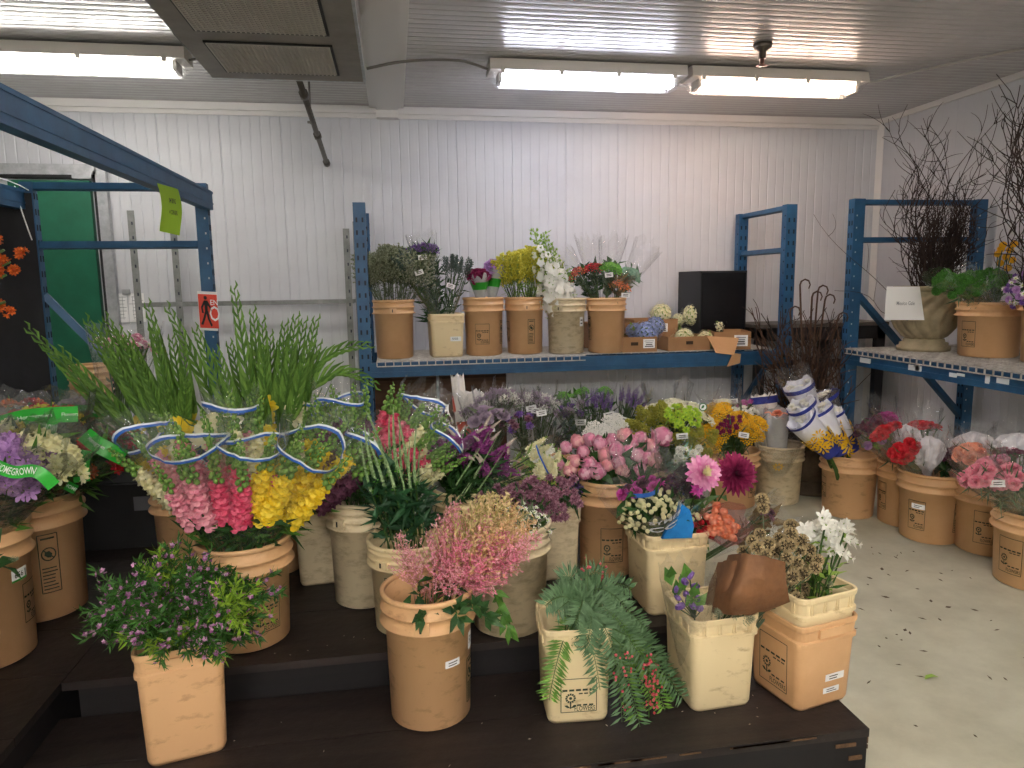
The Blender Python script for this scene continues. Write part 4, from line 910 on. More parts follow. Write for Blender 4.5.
for a, b in (((533, 228), 0), ((543, 232), .03), ((553, 246), -.03), ((549, 258), 0), ((538, 240), .05), ((546, 244), -.05), ((552, 268), .04), ((545, 262), -.02), ((564, 275), .05), ((555, 256), .06), ((560, 262), .03), ((568, 268), -.02), ((558, 282), -.06)):
    p = shelf(*a, 'S5', b); f = foot('S5', .1, 0); d = (p-f).normalized()
    single('white delphinium spike leaning over the yellow goldenrod', 'white delphinium spikes', 'delphinium_flower', 'flower', f, p-d*.05 if 0 else f.lerp(p, .38), 'delphinium', .62*(p-f).length, d, 2, .1, .03, G_LITE, 'flower_spike', f.lerp(p, .2))
SLB = lambda r1, over=.14: dict(r1=r1, over=over, jag=.05, crk=.1)
bunch('small wrapped bunch of red berries in the shelf pail by the cartons', 'S6', shelf(574, 270, 'S6', .04), .065, ['berry_red', 'berry_orange'], 10, .042, leaves=60, ll=.07, lw=.025, neckt=.5, sl=SLB(.1))
bunch('wrapped bunch of crimson berries with price tag between green and red bunches', 'S6', shelf(592, 264, 'S6'), .06, 'berry_red', 10, .044, leaves=70, ll=.07, lw=.025, neckt=.5, sl=SLB(.1, .18))
bunch('wrapped bunch of bright green sedum with a white tag', 'S6', shelf(610, 262, 'S6', -.05), .06, 'sedum_green', 8, .046, leaves=50, ll=.08, lw=.03, lm=G_SAGE, neckt=.5, sl=SLB(.1, .16), tags=1)
bunch('wrapped bunch of blue-green sedum beside the wall in a big clear sleeve', 'S6', shelf(634, 270, 'S6', .02), .06, 'sedum_blue', 9, .046, leaves=50, ll=.08, lw=.03, lm=G_SAGE, neckt=.5, sl=SLB(.12, .2))
bunch('wrapped bunch of orange berries with brown leaves low in the shelf pail', 'S6', shelf(622, 281, 'S6', -.08), .06, 'berry_orange', 9, .042, leaves=60, ll=.07, lw=.025, lm=mat('leaf_brown', '#6a5638', '#8a7448', .5), neckt=.5, sl=SLB(.09, .06), tags=1)
# -------- side rack: dianthus, billy balls, odd bunch
for i, (px, py) in enumerate(((941, 276), (957, 279), (975, 281), (992, 277), (1002, 272), (967, 271), (985, 269))):
    bunch('shaggy green dianthus balls in the pail next to the fluted urn', 'R1', W(px, py+4, Y=BK['R1'][0].y+(-.1, -.12, -.1, -.05, .05, .08, .1)[i]), .06, 'fuzz_green', 9, .027, 'green dianthus bunches', spread=.6, leaves=45, ll=.08, lw=.008, lm=G_SAGE, neckt=.45, gather=.5, hname='flower_head', sl=dict(r1=.07, over=.05) if i in (0, 2, 5) else None)
for px, py in ((1003, 245), (1010, 250), (998, 254), (1006, 257), (1012, 260), (1000, 263), (1008, 268), (1001, 249), (1014, 244)):
    single('yellow ball-headed craspedia above the green dianthus', 'yellow craspedia stems', 'craspedia_flower', 'flower', foot('R1', .2, .3), W(px, py, Y=3.62+U(-.04, .04)), 'billy', .021, leaves=0, sm=G_SAGE)
bunch('sleeved mixed bunch of lilac and white blossoms at the picture edge shelf pail', 'R2', W(1014, 288, Y=3.1), .09, ['mum_violet', 'button_white', 'carnation_lilac'], 22, .02, leaves=40, ll=.05, lw=.015, neckt=.5, sl=dict(r1=.12, over=.05))
# -------- hydrangeas and cartons
M_BOX = mat('cardboard', '#a57c55', '#96704b', .8, var='noise', nscale=6); M_BOXI = mat('cardboard_inside', '#b78d62', None, .8)
def carton(label, c, sz, yaw=0, lbl=None, group='cardboard cartons'):
    c = V(c); R = Matrix.Rotation(math.radians(yaw), 3, 'Z'); t = thing('cardboard_box', label, 'box', c, group); x, y, z = sz; k = .005
    mb = MB(); mb.box(c+V((0, 0, k)), (x, y, k), R)
    for s in (-1, 1): mb.box(c+R@V((0, s*(y/2), z/2)), (x, k, z), R); mb.box(c+R@V((s*(x/2), 0, z/2)), (k, y, z), R)
    mb.build('box_body', M_BOX, t)
    mb = MB(); mb.box(c+R@V((.0, -y/2-.003, z*.55)), (.05, .002, .022), R); mb.build('hand_hole', mat('hole_dark', '#3a2a1c', None, .9), t)
    if lbl:
        mb = MB(); p = c+R@V((lbl[0], -y/2-.0035, lbl[1])); mb.box(p, (lbl[2], .002, lbl[3]), R); l = mb.build('address_label', TAGM, t)
        mb = MB()
        for i in range(4): mb.box(p+R@V((0, -.0015, lbl[3]*(.3-.2*i))), (lbl[2]*U(.5, .8), .001, lbl[3]*(.05 if i < 2 else .1)), R)
        mb.build('label_print', INK, l)
    return t
zz = .89
carton('shallow open carton of blue hydrangeas at the shelf edge', (1.58, 4.67, zz), (.31, .25, .1), -2, (.1, .055, .08, .06))
carton('shallow torn carton of cream hydrangeas beside the open flap box', (1.96, 4.67, zz), (.3, .25, .095), 2)
carton('taller carton behind the shallow ones, with a white label', (1.83, 4.95, zz), (.32, .26, .2), 0, (.05, .14, .07, .06))
carton('carton hidden behind the blue hydrangeas', (1.5, 4.98, zz), (.3, .26, .18), 4)
t = carton('open carton with a torn flap hanging over the shelf edge', (2.3, 4.66, zz), (.24, .28, .12), -14, (.055, .06, .09, .075))
mb = MB(); q = [W(707, 336, Y=4.53), W(739, 338, Y=4.49), W(734, 355, Y=4.44), W(716, 353, Y=4.46)]; mb.add(q+[p+V((0, .004, 0)) for p in q], [(0,1,2,3),(7,6,5,4),(0,4,5,1),(1,5,6,2),(2,6,7,3),(3,7,4,0)]); mb.build('flap', M_BOXI, t)
mb = MB(); q = [W(733, 353, Y=4.46), W(741, 354, Y=4.46), W(740, 363, Y=4.45), W(727, 367, Y=4.45)]; mb.add(q+[p+V((0, .004, 0)) for p in q], [(0,1,2,3),(7,6,5,4),(0,4,5,1),(1,5,6,2),(2,6,7,3),(3,7,4,0)]); mb.build('torn_flap', M_BOXI, t)
for i, (px, py, Y, r, c, lab) in enumerate(((646, 334, 4.64, .085, 'blue', 'large sleeved blue hydrangea head in the shallow carton'), (634, 331, 4.72, .06, 'blue', 'smaller blue hydrangea head next to the tan shelf pail'), (655, 326, 4.8, .07, 'blue', 'pale sleeved hydrangea with a green sleeve behind the big blue one'), (661, 314, 5.0, .08, 'cream', 'cream hydrangea head above the blue ones, nearest the wall'), (694, 315, 4.92, .085, 'cream', 'cream hydrangea head topping the tall labelled carton'), (678, 320, 4.95, .05, 'cream', 'small cream hydrangea between the two upper cartons'), (716, 326, 4.85, .07, 'cream', 'pale green sleeved hydrangea lying before the black box'), (684, 338, 4.68, .07, 'cream', 'cream hydrangea in the torn shallow carton, nearer the blue ones'), (706, 341, 4.66, .07, 'cream', 'cream hydrangea in the torn shallow carton next to the flap'))):
    p = W(px, py, Y=Y); a = p+V((U(-.12, .12), .13, -.06)); a.z = max(a.z, .91)
    t = thing('hydrangea_bloom', lab, 'flower', a, 'boxed hydrangeas'); mb = MB(); mb.tube([a, a.lerp(p, .5), p], .004, 5); mb.k = 1
    for j in range(3): mb.leaf(p-V((0, 0, .02)), rdir()+V((0, -.5, 0)), .1, .06)
    mb.build('foliage', [G_STEM, G_LITE], t); inst(PR['hydrangea_'+c], 'flower_head', t, p, V((U(-.3, .3), -.6, .8)), r)
    sleeve(t, a, p, .03, r*1.15, .05, crk=.12)
t = thing('black_box', 'plain black box standing on the rack shelf behind the cartons', 'box', (2.3, 4.98, zz))
mb = MB(); q = [V((2.15, 4.8, 0)), V((2.5, 4.8, 0)), V((2.47, 5.12, 0)), V((2.115, 5.12, 0))]
mb.add([p+V((0, 0, z_)) for z_ in (.892, 1.425) for p in q], [(3,2,1,0),(4,5,6,7),(0,1,5,4),(1,2,6,5),(2,3,7,6),(3,0,4,7)]); mb.build('box_body', mat('box_black', '#17181a', '#1c1d20', .35, var='noise'), t)
mb = MB(); mb.box((2.325, 4.798, 1.16), (.33, .006, .5)); mb.build('front_panel', mat('panel_black', '#111114', None, .2), t)
# black table behind
t = thing('black_table', 'black metal table along the back wall between the two racks', 'table', (3.2, 5.12, 0)); mt = mat('table_black', '#19191b', None, .4)
mb = MB(); mb.box((3.18, 5.1, 1.015), (1.1, .4, .025)); mb.build('tabletop', mat('table_edge', '#5c564f', None, .5), t)
mb = MB(); mb.box((3.18, 4.93, .95), (1.06, .03, .1)); mb.box((3.18, 5.27, .95), (1.06, .03, .1)); mb.build('apron', mt, t)
for x in (2.69, 3.42, 3.68):
    for y in (4.94, 5.26): mb = MB(); mb.box((x, y, .5), (.07, .05, 1.0)); mb.build('leg', mt, t)
mb = MB(); mb.box((3.18, 4.94, .72), (1.0, .03, .06)); mb.build('rail', mt, t)
for i, (x0, x1, h, lab) in enumerate(((-.16, .28, .8, 'dark plywood sheet under the rack shelf by the corner post'), (.3, .79, .8, 'dark plywood sheet under the rack shelf behind the paper rolls'))):
    mb = MB(); mb.box(((x0+x1)/2, 5.12, h/2), (x1-x0, .02, h)); mb.k = 1
    for q in range(3): mb.box(((x0+x1)/2, 5.106, .15+q*.27), (x1-x0, .012, .02))
    tag(mb.build('plywood_sheet', [mat('plywood_dark', '#5a3c26', '#47301f', .7, var='grain', nscale=4), mat('plywood_gap', '#3a2718', None, .8)], None, False, V(((x0+x1)/2, 5.12, 0))), lab, 'board', 'plywood sheets')
# -------- urns
M_URN = mat('urn_stone', '#a89a7c', '#887c62', .7, var='noise', nscale=9, bump=.15, bscale=60)
def urn(label, x, y, z, s, m):
    t = thing('fluted_urn', label, 'urn', (x, y, z)); c = V((x, y, z))
    N_ = 72
    def wob(a, q): return .93+.11*abs(sin(7*(a+ .55*sin((q-.05*s)*10/s))))**.7
    bowl = [(.115*s, .085*s), (.14*s, .1*s), (.19*s, .16*s), (.215*s, .23*s), (.22*s, .3*s), (.21*s, .37*s), (.19*s, .42*s)]
    P = []
    for i in range(len(bowl)-1):
        for k in range(4): f = k/4; P.append((bowl[i][0]*(1-f)+bowl[i+1][0]*f, bowl[i][1]*(1-f)+bowl[i+1][1]*f))
    P.append(bowl[-1])
    mb = MB(); mb.lathe(P, 168, c, wob); mb.build('bowl', m, t, True)
    mb = MB(); mb.lathe([(.19*s, .42*s), (.215*s, .425*s), (.22*s, .44*s), (.215*s, .455*s), (.185*s, .455*s), (.17*s, .4*s), (.12*s, .12*s), (.001, .11*s)], 40, c); mb.build('rim', m, t, True)
    mb = MB(); mb.lathe([(.001, 0), (.17*s, 0), (.172*s, .03*s), (.155*s, .035*s), (.155*s, .055*s), (.135*s, .06*s), (.13*s, .08*s), (.115*s, .088*s), (.001, .09*s)], 40, c); mb.build('foot', m, t, True)
    BK[label] = (c, .12*s, .45*s); return t
pu = W(937, 352, z=.916); UX, UY = pu.x+.02, pu.y+.14
urn('U1', UX, UY, .916, .86, M_URN)['label'] = 'beige urn with swirling flutes on the side rack, a white paper taped to it'
U2 = W(820, 497, z=0); urn('U2', U2.x+.02, U2.y+.16, 0, .92, mat('urn_brown', '#5e503e', '#4a3e30', .75, var='noise', nscale=9))['label'] = 'dark fluted floor urn full of dried stems between the racks'
t = thing('paper_sign', 'white square paper with faint printed words on the fluted urn', 'notice', W(906, 302, Y=UY-.24))
q = [W(*p, Y=UY-.235) for p in ((887, 286.5), (918.5, 286.5), (920, 320), (884.5, 320))]; q[2] += V((.012, -.02, 0)); q[1] += V((0, -.01, 0))
mb = MB(); mb.add(q+[p+V((0, .003, 0)) for p in q], [(0,1,2,3),(7,6,5,4),(0,4,5,1),(1,5,6,2),(2,6,7,3),(3,7,4,0)]); mb.build('sheet', TAGM, t)
cc = (q[0]+q[1]+q[2]+q[3])/4; ux = (q[1]-q[0]).normalized(); vy = (q[0]-q[3]).normalized(); nn = ux.cross(vy); mb = MB(); text(mb, 'Mexico Gale', .024, plane_map(cc+nn*.006+V((0, -.008, 0)), ux, vy), w=.11); mb.build('lettering', mat('ink_grey', '#8a8c90'), t)
def branch(label, group, a, tip, r, m, curl=.06, twigs=4, name='branch', cat='branch', n=9, tl=.25):
    mb = MB(); L = []; d = tip-a; u, w = perp(d.normalized()); p1, p2 = U(0, 6), U(0, 6); f1 = U(1.2, 2.2)
    for i in range(n+1):
        f = i/n; L.append(a+d*f+(u*sin(p1+f*6.3*f1)+w*sin(p2+f*5*f1))*curl*f*1.0)
    mb.tube(L, r, 4, r*.35)
    for i in range(twigs):
        k = random.Random(i*7+int(p1*100)).randint(n//3, n-1); b = L[k]; dd = (L[min(n, k+1)]-L[k]).normalized(); e = b+(dd+rdir()*.7).normalized()*tl*U(.5, 1); m_ = b.lerp(e, .5)+rdir()*tl*.22
        mb.tube(bez(b, m_, e, 5), r*.55, 3, r*.25)
    return tag(mb.build(name, m, None, True, a), label, cat, group)
cu = V((UX, UY, .916+.12))
for i in range(105):      # dense dark birch twigs
    tip = W(U(925, 978), U(192, 255), Y=UY+U(-.1, .14)); a = cu+V((U(-.06, .06), U(-.06, .06), 0))
    branch('dense dark birch twig standing upright in the fluted urn', 'dark birch twigs', a, tip, .0042, WOOD_DK, .03, 6, 'birch_twig', tl=.15)
for i in range(40):
    tip = W(U(888, 1000), U(125, 230) if i % 3 else U(98, 150), Y=UY+U(-.15, .2)); a = cu+V((U(-.06, .06), U(-.06, .06), 0))
    branch('curly willow branch twisting above the fluted urn', 'curly willow branches', a, tip, .0042, WOOD_DK, .085, 7, 'willow_branch', n=18, tl=.2)
for px, py in ((815, 217), (838, 286)):
    branch('long thin willow twig reaching sideways past the blue post', 'sideways willow twigs', cu, W(px, py, Y=UY-.3), .003, WOOD_DK, .03, 2, 'willow_branch', n=14)
for i in range(22):
    tip = W(U(985, 1060), U(70, 200), Y=3.0+U(-.1, .15)); a = foot('R2', U(-.4, .4), U(-.2, .4))
    branch('curly willow branch from the shelf pail at the picture edge', 'edge willow branches', a, tip, .005, WOOD_DK, .08, 6, 'willow_branch', n=16, tl=.25)
c2 = BK['U2'][0]+V((0, 0, .1))
for i in range(95):
    tip = W(U(758, 846), U(305, 385), Y=c2.y+U(-.12, .25)); a = c2+V((U(-.07, .07), U(-.07, .07), 0))
    branch('dark brown dried stem in the floor urn between the racks', 'dried brown stems', a, tip, .007, WOOD_BR if i % 3 else WOOD_DK, .05, 5, 'dried_twig', tl=.2)
for i in range(6):
    p = W((800, 812, 825, 790, 838, 818)[i], (285, 297, 300, 312, 318, 291)[i], Y=c2.y+.05); a = c2; mb = MB(); L = bez(a, a.lerp(p, .6)+V((-.02, 0, .1)), p, 8); k = .035
    L += [p+V((k*(1-cos(q)), 0, k*sin(q)*1.0)) for q in (0.7, 1.5, 2.3, 3.1, 3.9)]
    mb.tube(L, .009, 6, .004); tag(mb.build('dried_fern', WOOD_BR, None, True, a), 'curled brown dried fern frond rising out of the floor urn', 'dried fern', 'curled dried fern fronds')
# ------------------------------------------------------------------ low step contents
# waxflower
N_WAX = mat('wax_needle', '#2a5220', '#487a30', .45, transl=.25); N_WAXL = mat('wax_needle_lime', '#6c9428', '#98b83c', .45, transl=.3); BL_W = mat('wax_blossom', '#8f4a86', '#dcaad0', .5, transl=.3)
c1, r1, h1 = BK['B1']
for i in range(46):
    f = i/46; px, py = 185+U(-92, 100), 0
    q = U(0, 1)**.5; an = i*2.4; px = 184+q*80*cos(an); py = min(634, 604+q*50*sin(an))
    p = W(px, py, Y=c1.y-.16+.32*U(0, 1)*(1-.4*q)+(.06 if py < 600 else -.04)); a = foot('B1', U(-.4, .4), U(-.4, .4)); rimp = c1+V((U(-.07, .07), U(-.07, .07), h1+.01))
    t = thing('waxflower_branch', 'bushy waxflower branch with tiny pink blossoms in the tilted tan pail', 'branch', a, 'waxflower branches')
    mb = MB(); bb = MB(); lim = (i % 7 == 0); L = [a, rimp]+bez(rimp, rimp.lerp(p, .55)+V((0, 0, .03)), p, 6)[1:]; mb.tube(L, .003, 4, .0015); axs = [(rimp, p, 1)]
    for k in range(7):
        b = L[random.Random(i*9+k).randint(2, 6)]; e = b+((p-rimp).normalized()+rdir()*.9).normalized()*U(.06, .11); e.z = max(e.z, c1.z+h1-.02); mb.k = 0; mb.tube([b, e], .0015, 3); axs.append((b, e, 0))
    for (b, e, main) in axs:
        d = (e-b).normalized(); n = 46 if main else 32
        for j in range(n):
            g = (.35 if main else .1)+(.65 if main else .9)*j/n; mb.k = 2 if lim else 1; mb.leaf(b.lerp(e, g), d*.8+rdir(), U(.024, .036), .0065, None, .1)
        for j in range(3 if main else 5):
            g = U(.45, 1); bp = b.lerp(e, g)+rdir()*.014
            if lim and j > 0: continue
            n0 = (rdir()+V((0, -.5, .5))).normalized(); u, w = perp(n0); sz_ = U(.006, .0095)
            for k in range(5): bb.leaf(bp, u*cos(k*1.257)+w*sin(k*1.257)+n0*.3, sz_, sz_*.9, n0, 0, .1)
    mb.build('foliage', [G_STEM, N_WAX, N_WAXL], t); bb.build('blossoms', BL_W, t)
# astilbe
c, r, h = BK['B2']
AST = [((405, 556), 0, .15), ((416, 575), 0, .13), ((428, 590), 0, .12), ((441, 548), 0, .2), ((452, 560), 1, .17), ((464, 572), 1, .17), ((458, 545), 1, .2), ((472, 548), 0, .2), ((482, 556), 1, .2), ((470, 525), 3, .24), ((480, 518), 3, .24), ((489, 508), 3, .26), ((496, 515), 3, .26), ((497, 530), 2, .24), ((505, 528), 2, .24), ((512, 540), 2, .22), ((518, 548), 0, .22), ((524, 530), 2, .24), ((508, 556), 1, .2), ((498, 566), 0, .18), ((488, 572), 1, .18), ((445, 580), 0, .14), ((515, 522), 3, .25), ((480, 535), 2, .24), ((478, 585), 0, .13), ((460, 590), 0, .12), ((450, 530), 0, .2), ((490, 545), 2, .22), ((530, 541), 0, .2)]
for i, ((px, py), k, L) in enumerate(AST):
    p = W(px, py, Y=c.y+U(-.1, .1)+(.05 if py < 540 else -.03)); a = foot('B2', U(-.3, .1), U(-.3, .3)); rp = c+V((r*.8*max(-1, min(1, (px-432)/70)), U(-.05, .05), h)); d = (p-rp).normalized()
    b = p-d*min(L*.9, (p-rp).length*.9); lab, g = (('pink astilbe plume in the tall tan pail', 'pink astilbe plumes') if k < 2 else ('beige fading astilbe plume arching out of the tall tan pail', 'beige astilbe plumes'))
    t = thing('astilbe_flower', lab, 'flower', a, g); mb = MB(); mb.tube([a, a.lerp(rp, .6), rp, b], .0022, 4); mb.k = 1
    if k < 2 and i % 2 == 0:
        for j in range(3): mb.leaf(rp+rdir()*.02, rdir()+V((0, -.8, .1)), U(.035, .055), .022, Z3+rdir()*.3, .2)
    mb.build('foliage', [G_STEM, G_DARK], t); inst(PR[f'astilbe_{k}'], 'flower_plume', t, b, d, L*1.08)
for (px, py, e) in ((492, 590, V((.06, -.02, -.16))), (428, 603, V((-.03, -.08, -.01))), (452, 604, V((.02, -.08, -.02))), (470, 600, V((.05, -.07, -.04)))):
    b = W(px, py, Y=c.y-.09 if px < 480 else c.y-.02); t = thing('astilbe_leaf_sprig', 'dark leafy sprig at the rim of the pink astilbe pail', 'leaf sprig', foot('B2', 0, -.2), 'astilbe leaf sprigs'); mb = MB()
    mb.tube([foot('B2', 0, -.2), c+V(((b-c).x*.7, -.05, h-.02)), b, b+e*.5], .002, 4); mb.k = 1
    for j in range(13): mb.leaf(b+e*(j/13)*.8, e.normalized()*.7+rdir()*.8, U(.04, .06), .02, V((0, -1, .6)), .2)
    mb.build('foliage', [G_STEM, G_MID if px > 480 else G_DARK], t)
# peppertree
c, r, h = BK['B3']; PEP = mat('pepper_leaf', '#35552f', '#62825a', .5, transl=.2); PEPL = mat('pepper_leaf_lime', '#44701f', '#6a9436', .5, transl=.2); PB = mat('pepper_berry', '#b2303c', '#d0606a', .4)
FR = [((560, 655, -.13), (549, 700, -.14)), ((590, 630, -.12), (600, 690, -.14)), ((620, 640, -.1), (622, 722, -.13)), ((640, 640, -.04), (655, 735, -.08)), ((650, 640, 0), (678, 720, -.04)), ((640, 620, 0), (668, 690, -.02)), ((630, 625, .02), (662, 660, 0)), ((615, 610, -.05), (650, 672, -.1)), ((600, 600, -.06), (636, 650, -.12)), ((585, 600, -.02), (556, 612, -.1)), ((575, 592, .03), (550, 600, 0)), ((580, 585, .05), (562, 578, .04)), ((590, 578, .05), (600, 575, .05)), ((605, 585, .05), (632, 590, .06)), ((595, 590, 0), (625, 606, -.06)), ((610, 600, 0), (645, 628, -.04)), ((600, 615, -.08), (585, 650, -.14)), ((625, 660, -.12), (640, 735, -.15)), ((650, 665, -.05), (664, 738, -.09)), ((632, 680, -.1), (636, 720, -.13)), ((570, 600, -.06), (545, 606, -.1)), ((606, 625, -.1), (616, 665, -.15)), ((645, 655, -.06), (684, 700, -.08)), ((590, 600, -.08), (575, 625, -.13))]
for i, ((mx, my, my_), (tx, ty, ty_)) in enumerate(FR):
    a = foot('B3', U(-.3, .5), U(-.4, .4)); m = W(mx, my, Y=c.y+my_); e = W(tx, ty, Y=c.y+ty_); e.z = max(e.z, .15); rp = c+V((U(-.03, .05), U(-.05, .05), h+.01))
    t = thing('peppertree_frond', 'feathery green peppertree frond drooping from the cream square pail', 'frond', a, 'peppertree fronds'); mb = MB()
    L = [a, rp]+bez(rp, m+V((0, 0, .05)), e, 12)[1:]; mb.tube(L, .0022, 4, .001); mb.k = 2 if i in (0, 3, 18, 19) else 1
    for j in range(3, len(L)-1):
        for f in (0, .33, .67):
            p = L[j].lerp(L[j+1], f); d = (L[j+1]-L[j]).normalized(); s = d.cross(V((0, -1, .4))).normalized()
            for q in (-1, 1): mb.leaf(p, d*.55+s*q+rdir()*.15, U(.045, .068)*(1-.4*(j/len(L))), .0075, V((0, -1, .3)), .1, .1)
    mb.build('foliage', [G_STEM, PEP, PEPL], t, False)
for i, (px, py, n, dY) in enumerate(((672, 692, 26, -.1), (668, 672, 18, -.1), (676, 680, 12, -.09), (640, 665, 8, -.15), (650, 658, 8, -.15), (604, 576, 9, .03), (586, 574, 7, .03), (644, 700, 8, -.12), (669, 712, 12, -.1))):
    p = W(px-(20 if py > 640 else 0), py, Y=c.y+dY); a = foot('B3', .2, 0); t = thing('pepper_berry_sprig', 'sprig of pinkish red pepper berries among the drooping fronds', 'berry sprig', a, 'pepper berry sprigs'); mb = MB()
    q = p+V((0, 0, .06)); mb.tube([a, c+V((.04, -.03, h)), q, p-V((0, 0, .04))], .0016, 4); mb.build('stem', G_STEM, t); mb = MB()
    for j in range(n): mb.blob(p+V((U(-.016, .016), U(-.016, .016), U(-.045, .045))), U(.0032, .0048), 1)
    mb.build('berries_foliage', PB, t, True)
# brown paper scabiosa bunch
c, r, h = BK['B4']; a = foot('B4', .2, 0); top = W(792, 565, Y=c.y-.02); ax = (top-a).normalized()
t = thing('scabiosa_bouquet', 'dry papery scabiosa pods in brown wrapping paper lying across two pails', 'bouquet', a)
mb = MB(); pods = []
PX = [(744, 552), (757, 548), (768, 544), (748, 560), (776, 551), (787, 558), (760, 562), (773, 566), (790, 545), (800, 550), (797, 563), (808, 560), (815, 568), (803, 574), (793, 577), (812, 582), (804, 588), (790, 590), (797, 598), (786, 545), (779, 538), (810, 550), (752, 541), (765, 555), (783, 569), (802, 541), (815, 576), (791, 534), (760, 534), (786, 580), (807, 597), (818, 560), (798, 530), (806, 606)]
for i, (px, py) in enumerate(PX):
    p = W(px, py, Y=c.y-.13+.14*U(0, 1)+.05*(py < 548)); pods.append(p); mb.tube([a+rdir()*.01, a.lerp(top, .6)+rdir()*.02, p-ax*.03, p], .0018, 4)
pods += [W(762, 500, Y=c.y+.06), W(763, 508, Y=c.y+.05), W(806, 614, Y=c.y-.12), W(791, 526, Y=c.y+.02)]; mb.tube([a, a.lerp(top, .7), pods[-4]], .0018, 4); mb.tube([a, a.lerp(top, .8), pods[-2]], .0016, 4)
mb.build('foliage', G_GREY, t)
for p in pods: inst(PR['pod_%d' % rnd.randint(0, 1)], 'seed_pod', t, p, ax+rdir()*.6, U(.0165, .0215))
pp = [[W(x, y, Y=c.y+dy) for x, y, dy in row] for row in (((728, 555, -.02), (745, 553, -.12), (765, 556, -.15), (785, 562, -.12)), ((722, 575, -.05), (742, 575, -.15), (765, 577, -.17), (786, 578, -.14)), ((714, 598, -.06), (735, 596, -.17), (758, 592, -.165), (788, 592, -.15)), ((711, 612, -.06), (730, 614, -.145), (752, 612, -.14), (790, 602, -.13)), ((722, 614, -.04), (735, 617, -.12), (752, 616, -.1), (770, 610, -.08)))]
mb = MB(); n = 4; fine = []
for i in range(len(pp)-1):
    for fi in (0, .33, .66):
        fine.append([(pp[i][j].lerp(pp[i][j+1], fj)).lerp(pp[i+1][j].lerp(pp[i+1][j+1], fj), fi)+V((0, U(-.006, .006), 0)) for j in range(3) for fj in (0, .25, .5, .75)]+[pp[i][3].lerp(pp[i+1][3], fi)])
k = len(fine[0])
for row in fine: mb.v += row
for row in fine: mb.v += [p+V((.002, .05, .0)) for p in row]
n1 = len(fine)*k
for i in range(len(fine)-1):
    for j in range(k-1):
        q = (i*k+j, i*k+j+1, (i+1)*k+j+1, (i+1)*k+j); mb.f.append(q); mb.m.append(0)
        if i > 1: mb.f.append(tuple(x+n1 for x in q[::-1])); mb.m.append(0)
mb.build('paper_wrap', PAPER_BR, t, True)
o = thing('clematis_bouquet', 'violet bell blossoms with round leaves in the dirty cream square pail', 'bouquet', foot('B4', -.4, 0)); a = foot('B4', -.4, 0)
mb = MB(); P = [(676, 588), (683, 580), (690, 576), (695, 586), (686, 594), (678, 598), (698, 598), (693, 606), (688, 602), (700, 608), (681, 606)]
for px, py in P: mb.tube([a, c+V((-.06, -.03, h-.03)), W(px, py+4, Y=c.y-.1)], .002, 4)
mb.k = 1
for px, py in ((669, 572), (672, 580), (684, 585), (691, 592), (686, 572), (694, 600), (677, 592), (690, 600)): mb.leaf(W(px, py+6, Y=c.y-.1), rdir()*.6+V((0, -.3, 1)), .055, .034, V((0, -1, .2)), .1)
mb.build('foliage', [G_STEM, G_MID], o)
for px, py in P: inst(PR['lis_violet'], 'flower', o, W(px, py, Y=c.y-.1), rdir()+V((0, -.6, .2)), U(.013, .02))
sleeve(o, a, W(688, 586, Y=c.y-.08), .04, .08, .05)
bunch('clump of grey green moss fern low in the dirty cream square pail', 'B4', c+V((.03, -.06, h+.01)), .055, 'caspia', 8, .06, leaves=60, ll=.03, lw=.005, lm=PEP, spread=.9, name='fern_bouquet')
# freesias
for i, (px, py) in enumerate(((805, 533), (815, 527), (826, 531), (838, 530), (848, 540), (833, 545), (818, 541), (846, 528), (826, 522), (808, 545), (840, 552))):
    a = foot('B5b', U(-.4, .4), U(-.4, .4)); p = W(px, py, Y=BK['B5b'][0].y+U(-.07, .08))
    single('white freesia spray on a bare green stem above the nested cream pail', 'white freesia sprays', 'freesia_flower', 'flower', a, p, 'freesia', .05, V((.3, -.5, 1)), 4, .05, .012, G_LITE, 'flower_spray', a.lerp(p, .5)+V((-.02, 0, .02)), .0028)
bunch('loose green leaf tuft at the base of the white freesias', 'B5b', BK['B5b'][0]+V((.04, -.02, .33)), .08, 'caspia', 4, .03, leaves=30, ll=.05, lw=.012, lm=G_MID, spread=.9, name='leaf_bouquet', cat='leaf bunch')
# ------------------------------------------------------------------ upper step contents
def snap(label, key, px, py, dy, R, heads, n, sc=.2, r1=None, over=.02, lv=46, group=None, dx=0, tilt=0):
    sc *= 1.35; top = W(px, py+13, Y=BK[key][0].y+dy)
    return bunch(label, key, top, R, heads, n, sc, group, spread=.25, face=.0, neckt=.45, leaves=lv, ll=.09, lw=.016, lm=G_DARK, gather=.45, dome=.15, hname='flower_spike', sl=dict(r0=.03, r1=r1 or R*1.6, over=sc+over, band=BWB, jag=.05, crk=.05, sag=.03))
snap('rose pink snapdragons in a sleeve with blue and white band, nearest the waxflower', 'B6', 212, 500, -.1, .08, 'snap_pink', 7, .19)
snap('hot pink snapdragons in a banded sleeve between rose and yellow ones', 'B6', 246, 502, -.12, .06, ['snap_hot', 'snap_hot', 'snap_hot'], 6, .2)
snap('yellow snapdragons in a banded sleeve over the tan pail', 'B6', 277, 496, -.1, .075, 'snap_yellow', 7, .2)
snap('dark wine snapdragons in a banded sleeve slanting beside the yellow ones', 'B6', 312, 482, .02, .06, ['snap_wine', 'snap_wine', 'snap_yellow'], 8, .2, dx=.3)
snap('pale budded snapdragon sleeve behind the rose pink ones', 'B6', 190, 478, .1, .065, ['snap_pink', 'snap_white'], 7, .2)
snap('upright cream snapdragon sleeve behind the hot pink ones', 'B6', 240, 468, .12, .06, ['snap_white', 'snap_pink'], 7, .2)
